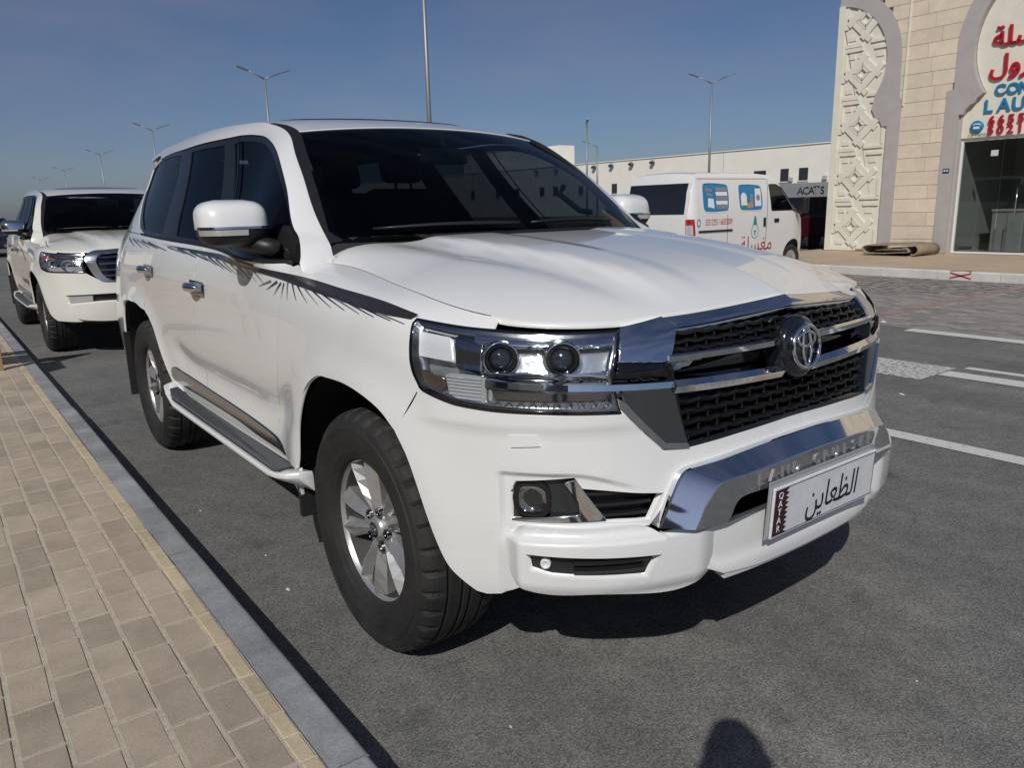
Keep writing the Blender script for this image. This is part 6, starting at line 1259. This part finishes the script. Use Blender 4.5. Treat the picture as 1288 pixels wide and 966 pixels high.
for W_, x_, z_, s_, m_ in (('CONTROL', -5.22, 3.53, .30, M_SBLU), ('LAUNDRY', -5.40, 3.22, .36, M_SBLU), ('6655', -5.28, 2.93, .25, M_SRED), ('5021', -5.28, 2.735, .25, M_SRED)):
    for i, chh in enumerate(W_):
        me = text_mesh('sign_letter', chh, s_, m_, .018, 'LEFT', bold=.007); on_face(me, x_+i*s_*.74, z_)
mb = MB(); mb.lathe([(.0001, -.03), (.11, -.03), (.125, -.02), (.125, .03)], 28, 'y', (-5.49, FY+.09, 2.84)); SP(mb, 'phone_disc', M_SBLU, board)
mb = MB(); mb.box(-5.55, -5.43, FY+.05, FY+.059, 2.79, 2.84, .004); mb.tube([(-5.57, FY+.056, 2.86), (-5.53, FY+.056, 2.89), (-5.45, FY+.056, 2.89), (-5.41, FY+.056, 2.86)], .014, 6); SP(mb, 'phone_mark', M_ALU, board)
me = text_mesh('registration_text', 'C.R. 110070', .07, M_DARKIN, .002, 'LEFT'); on_face(me, -5.66, 2.675)
mb = MB(); mb.box(-6.05, -5.92, FY-.032, FY-.022, 1.905, 2.0); SP(mb, 'house_number', mat('enamel_blue', (.02, .05, .16), .35)); mb = MB(); mb.box(-6.03, -5.995, FY-.035, FY-.033, 1.94, 1.975); SP(mb, 'number_mark', M_ALU); mb = MB(); mb.box(-5.975, -5.94, FY-.035, FY-.033, 1.94, 1.975); SP(mb, 'number_mark', M_ALU)
# ---- rolled carpet and concrete block in front of it
M_CARP = mat('carpet_backing', (.27, .215, .145), .95, noise=.2, nscale=25, bump=.5, bscale=150)
def carpet():
    path = [(-.02, .045)]+[(.10*math.cos(t)*(1-.0*t)-.0, .13+.105*math.sin(t)) for t in np.linspace(-1.5, 1.45, 10)]+[(-.30, .245), (-.75, .225)]+[(-1.02+.09*math.cos(t), .135+.09*math.sin(t)) for t in np.linspace(1.55, 4.6, 9)]+[(-.6, .05), (-.22, .075)]+[(-.16+.05*math.cos(t), .125+.05*math.sin(t)) for t in np.linspace(-1.4, 2.6, 7)]+[(-.5, .14), (-.8, .12)]
    V = []; n = len(path); mb = MB()
    for y in (-.55, -.2, .2, .5):
        for i, (x, z) in enumerate(path): V.append((x+.02*math.sin(3*y+i*.4), y, z+.008*math.sin(5*y+i)))
    mb.add(V, [(j*n+i, j*n+i+1, (j+1)*n+i+1, (j+1)*n+i) for j in range(3) for i in range(n-1)], True); me = mb.mesh('rolled_carpet', M_CARP)
    o = put('rolled_carpet', me, None, (-5.98, 15.62, .152)); s = o.modifiers.new('t', 'SOLIDIFY'); s.thickness = .022; s.offset = 0
    return tag(o, 'folded brown carpet roll lying on the pavement before the stone wall', 'carpet')
carpet()
mb = MB(); mb.box(-7.3, -6.1, 15.95, 16.2, .152, .19, .01); tag(mb.obj('carpet_mat', M_CARP), 'flat brown mat lying behind the folded carpet roll', 'mat')
mb = MB(); mb.prism([(-.16, 0), (.16, 0), (.14, .30), (.10, .36), (-.10, .36), (-.14, .30)], 'x', -.20, .20); blk = mb.obj('concrete_block', M_FKERB, None, loc=(-2.55, 12.75, .15)); tag(blk, 'pale concrete block standing on tan pavement near the shop door', 'block')
# ---------------------------------------------------------------- white warehouse far behind
M_WH = stony('white_render', (.80, .77, .68), .05, .5, 0, bump=.1); M_WIN = mat('dark_window', (.03, .035, .04), .15)
wh = thing('warehouse', 'long low white warehouse with small dark windows', 'building', (-70, 72, 0))
mb = MB(); mb.box(-180, -12, 72, 110, 0, 6.95); mb.V = [(a+70, b-72, c) for a, b, c in mb.V]; mb.obj('wall', M_WH, wh)
mb = MB(); mb.box(-110.2, 58, -.12, .2, 6.95, 7.05); mb.obj('parapet', M_WH, wh)
mb = MB(); mb.box(14.86, 14.92, -.03, .02, 0, 6.9); mb.obj('wall_joint', M_GREY, wh)
for x0, x1, z0, z1 in [(-47.63, -46.67, 3.39, 4.69), (-45.44, -44.41, 3.41, 4.68), (-50.95, -49.45, 3.5, 4.63), (-73, -72.05, 2.87, 4.12), (-76.6, -75.6, 2.9, 4.1), (-79.5, -78.6, 2.9, 4.1), (-85, -83.9, 2.9, 4.2), (-88, -87, 2.9, 4.2), (-94, -93, 2.9, 4.2), (-99, -98, 2.9, 4.2), (-106, -105, 2.9, 4.2)]:
    mb = MB(); mb.box(x0+70, x1+70, -.05, .05, z0, z1); wn = mb.obj('window', M_WIN, wh)
    mb = MB(); mb.box(x0+69.9, x1+70.1, -.12, .0, z0-.1, z0-.02); mb.obj('window_sill', M_WH, wn)
for x in (-76.2, -72.9, -69.3, -65.7, -80, -84, -88.5):
    mb = MB(); mb.box(x+69.75, x+70.25, -.55, -.1, 6.25, 6.55); mb.tube([(x+70, -.1, 6.7), (x+70, -.5, 6.6)], .05, 5); mb.obj('flood_light', M_DISC, wh)
for x in (-46.3, -42.4):
    mb = MB(); mb.box(x+69.8, x+70.2, -.35, 0, 3.35, 3.8, .05); mb.obj('wall_lamp', M_GREY, wh)
mb = MB(); mb.box(-.0, 26, -3, 0, -5.2, 5.2); tb = mb.obj('block_building', M_WH, None, loc=(-115.3, 80, 5.2)); tag(tb, 'taller white flat-roofed block rising beyond the SUV roof', 'building')
# grey container yard wall with lettering
M_CONT = stony('grey_steel', (.27, .28, .285), .08, 1, 0)
ct = thing('container', 'pale grey shipping container with black lettering seen behind the van', 'container', (-22, 30, 0))
mb = MB(); mb.box(0, 7.0, 0, 2.4, .0, 2.16); mb.obj('body', M_CONT, ct)
for i in range(35): mb = MB(); mb.box(.05+.2*i, .15+.2*i, -.02, 0, .1, 2.05); mb.obj('corrugation', M_CONT, ct)
for ch, x_ in (('A', -18.30), ('C', -18.02), ('A', -17.74), ('S', -17.22)):
    me = text_mesh('letter', ch, .46, M_INK, .004); o = put('letter', me, ct); o.matrix_local = rot_from((1, 0, 0), (0, 0, 1), (0, -1, 0), (x_+22, -.03, 1.80))
mb = MB(); mb.box(-17.5+22, -17.46+22, -.08, -.03, .2, 2.05); mb.box(-17.62+22, -17.34+22, -.08, -.03, 2.0, 2.04); mb.obj('lock_rod', M_CONT, ct)
# ---------------------------------------------------------------- lamp posts
M_POST = mat('galvanised_post', (.30, .31, .31), .5, .6)
def lamp_post(loc, h, arms, label, rz=0, group=None, rad=.10):
    t = thing('street_lamp', label, 'street lamp', loc, rz, group)
    mb = MB(); mb.tube([(0, 0, 0), (0, 0, h-.35)], [rad, rad*.55], 10); mb.obj('pole', M_POST, t)
    mb = MB(); mb.box(-.2, .2, -.2, .2, 0, .04); mb.tube([(0, 0, 0), (0, 0, .9)], rad*1.15, 10); mb.obj('base', M_POST, t)
    for s in arms:
        mb = MB(); mb.tube([(0, 0, h-.45), (s*.35, 0, h-.28), (s*1.05, 0, h+.0)], [.045, .04, .035], 7); a = mb.obj('arm', M_POST, t)
        b_ = MB(); b_.box(-.34, .34, -.12, .12, -.04, .04, .02); b_.xform(Matrix.Translation((s*1.32, 0, h+.09)) @ Matrix.Rotation(-s*math.radians(18), 4, 'Y')); b_.obj('lamp_head', M_POST, a)
    return t
RG = 'double-armed lamp posts in a row down the street'; ORD = ('first', 'second', 'third', 'fourth', 'fifth')
ang = math.radians(90)
for k, (x, y) in enumerate(((-46.1, 16.2), (-79, 17.2), (-112, 18.3), (-151.7, 19.5), (-186.7, 20.0))): lamp_post((x, y, 0), 9.8, (-1, 1), ORD[k]+' double-armed lamp of the street row, counted outward from the tall pole', ang, RG)
lamp_post((-21.6, 12.65, 0), 11, (-1, 1), 'tallest grey lamp pole rising right behind the striped SUV roof', ang)
lamp_post((-33.8, 42.9, 0), 9.8, (-1, 1), 'grey double-armed street lamp standing behind the white delivery van', math.radians(62))
lamp_post((-58.7, 54.3, 0), 9.7, (-1, 1), 'plain slender grey pole before the white warehouse, arms end-on', math.radians(140), rad=.13)
lamp_post((-60, 57, 0), 7.9, (-1,), 'short single-armed grey lamp before the white warehouse', math.radians(60), rad=.13)
# low buildings and parked cars on the left horizon
for i, (x, y, w, d, h, lb) in enumerate(((-190, -30, 60, 20, 5, 'low cream building on the horizon behind the second SUV'), (-260, 34, 90, 20, 7, 'distant cream sheds beyond the row of lamp posts'))):
    b_ = thing('far_building', lb, 'building', (x, y, 0)); mb = MB(); mb.box(-w/2, w/2, 0, d, 0, h); mb.obj('wall', M_WH, b_); mb = MB(); mb.box(-w/2-.2, w/2+.2, -.2, d+.2, h, h+.4); mb.obj('roof_edge', M_CREAM2, b_)
    for k in range(9): mb = MB(); mb.box(-w/2+3+k*w/9.5, -w/2+5+k*w/9.5, -.06, 0, 1.2, 2.8); mb.obj('window', M_WIN, b_)
# arcade of shops on the near side, seen only as a reflection in the car doors
ar_ = thing('arcade_building', 'cream arcade of shops facing the parked SUV across the sidewalk', 'building', (-4, -11, 0))
mb = MB(); mb.box(-26, 14, -8, -.4, 0, 6.2); mb.obj('wall', M_CREAM2, ar_); mb = MB(); mb.box(-26.2, 14.2, -.6, .2, 5.6, 6.6); mb.obj('cornice', M_CREAM2, ar_)
for k in range(10):
    mb = MB(); mb.box(-26+4*k-.35, -26+4*k+.35, -.5, .1, 0, 5.6); mb.obj('pillar', M_STONE, ar_)
    if k < 9:
        mb = MB(); mb.prism([(-26+4*k+.5, .1), (-26+4*k+.5, 2.6)]+[(-24+4*k-1.5*math.cos(t), 2.6+1.5*math.sin(t)) for t in np.linspace(.2, math.pi-.2, 8)]+[(-26+4*k+3.5, 2.6), (-26+4*k+3.5, .1)], 'y', -.42, -.36); mb.obj('shop_window', M_WIN, ar_)
# ---------------------------------------------------------------- the photographer, whose head shadow falls on the road
def photographer():
    f = Vector((-.80, .60, 0)).normalized(); s = Vector((f.y, -f.x, 0)); hd = Vector((2.285, -1.955, 1.585)); base = Vector((hd.x, hd.y, 0))-f*.10
    def P(a, b, z): v = base+f*a+s*b; return (v.x, v.y, z)
    V = []; R = []; E = []
    def add(p, r, par=None):
        V.append(p); R.append(r)
        if par is not None: E.append((par, len(V)-1))
        return len(V)-1
    hip = add(P(0, 0, .92), (.16, .12)); ab = add(P(0, 0, 1.10), (.15, .11), hip); ch = add(P(.01, 0, 1.28), (.17, .12), ab); sh = add(P(.02, 0, 1.39), (.13, .09), ch); nk = add(P(.05, 0, 1.45), (.06, .06), sh); nk2 = add(P(.08, 0, 1.50), (.058, .058), nk)
    for g in (-1, 1):
        a = add(P(0, .10*g, .86), (.095, .10), hip); k = add(P(.02, .12*g, .48), (.065, .07), a); an = add(P(-.02, .13*g, .10), (.045, .05), k); add(P(.06, .14*g, .045), (.045, .04), an); add(P(.17, .15*g, .035), (.04, .03), len(V)-1)
        so = add(P(.02, .19*g, 1.37), (.065, .065), sh); el = add(P(.10, .27*g, 1.14), (.045, .045), so); wr = add(P(.26, .10*g, 1.33), (.030, .032), el); add(P(.285, .075*g, 1.365), (.032, .022), wr)
    me = bpy.data.meshes.new('body'); me.from_pydata(V, E, []); o = bpy.data.objects.new('person', me); COL.objects.link(o)
    sk = o.modifiers.new('skin', 'SKIN'); 
    for i, r in enumerate(R): me.skin_vertices[0].data[i].radius = r
    me.skin_vertices[0].data[0].use_root = True
    sb = o.modifiers.new('sub', 'SUBSURF'); sb.levels = 2; sb.render_levels = 2; me.materials.append(mat('grey_shirt', (.16, .18, .22), .9))
    return o, hd, f, s
def person_parts():
    o, hd, f, s = photographer(); tag(o, 'person in grey clothes holding up a phone before the SUV, only the shadow in view', 'person')
    skin = mat('skin', (.36, .22, .15), .55); M_ = rot_from(f, -s, (0, 0, 1), hd)
    mb = MB(); V = []; nu, nv = 24, 16
    for j in range(nv+1):
        t = math.pi*j/nv; z = math.cos(t)
        for i in range(nu):
            a = 2*math.pi*i/nu; c, d = math.cos(a), math.sin(a); r = math.sin(t)
            x = .098*r*c; y = .078*r*d; zz = .118*z
            if c > .3 and z < .2: x += .012*(c-.3)
            if abs(d) < .25 and c > 0 and -.25 < z < .15: x += .018*(1-abs(d)/.25)
            if z < -.3: y *= .88; x *= .93
            V.append((x, y, zz))
    mb.add(V, [(j*nu+i, j*nu+(i+1) % nu, (j+1)*nu+(i+1) % nu, (j+1)*nu+i) for j in range(nv) for i in range(nu)], True); mb.xform(M_); h = mb.obj('head', skin, o)
    mb = MB(); V = [(v[0]*1.07-.006, v[1]*1.09, v[2]*1.06+.006) for v in V]; mb.add(V, [(j*nu+i, j*nu+(i+1) % nu, (j+1)*nu+(i+1) % nu, (j+1)*nu+i) for j in range(9) for i in range(nu) if j < 4 or 6 < i < 18], True); mb.xform(M_); mb.obj('hair', mat('black_hair', (.012, .010, .009), .7), o)
    for g in (-1, 1):
        mb = MB(); mb.tube([(.088, .032*g, .0), (.096, .032*g, .0)], .011, 8); mb.xform(M_); mb.obj('eye', mat('eye_dark', (.03, .02, .02), .2), o)
        mb = MB(); mb.tube([(-.005, .076*g, -.03), (-.008, .088*g, .0), (-.005, .078*g, .028)], [.009, .013, .008], 7); mb.xform(M_); mb.obj('ear', skin, o)
    mb = MB(); mb.tube([(.095, -.022, -.062), (.10, 0, -.064), (.095, .022, -.062)], .005, 6); mb.xform(M_); mb.obj('mouth', mat('lip', (.28, .12, .10), .5), o)
    # phone, lens level with the view point, and the fingers round it
    pc = CAM-fw*.022; mb = MB(); mb.box(-.075, .075, -.037, .037, -.004, .004, .003); PM = rot_from(r2, u2, -fw, pc); mb.xform(PM); ph = mb.obj('phone', M_GLOSS, None); tag(ph, 'black phone held sideways in both hands above the road', 'phone')
    for g in (-1, 1):
        for k in range(4):
            mb = MB(); y = -.030+.018*k; L_ = (.9, 1.0, 1.0, .85)[k]
            mb.tube([(.105*g, y, .016), (.088*g, y, -.012), ((.088-.028*L_)*g, y, -.009*0+.0-.013 if False else .012)], [.009, .0085, .0075], 7); mb.xform(PM); mb.obj('finger', skin, o)
        mb = MB(); mb.tube([(.11*g, -.03, .02), (.092*g, -.012, .018), (.07*g, .002, .012)], [.011, .010, .008], 7); mb.xform(PM); mb.obj('thumb', skin, o)
        mb = MB(); mb.box(.085*g if g > 0 else -.135, .135 if g > 0 else -.085, -.045, .035, .008, .032, .01); mb.xform(PM); mb.obj('palm', skin, o)
person_parts()
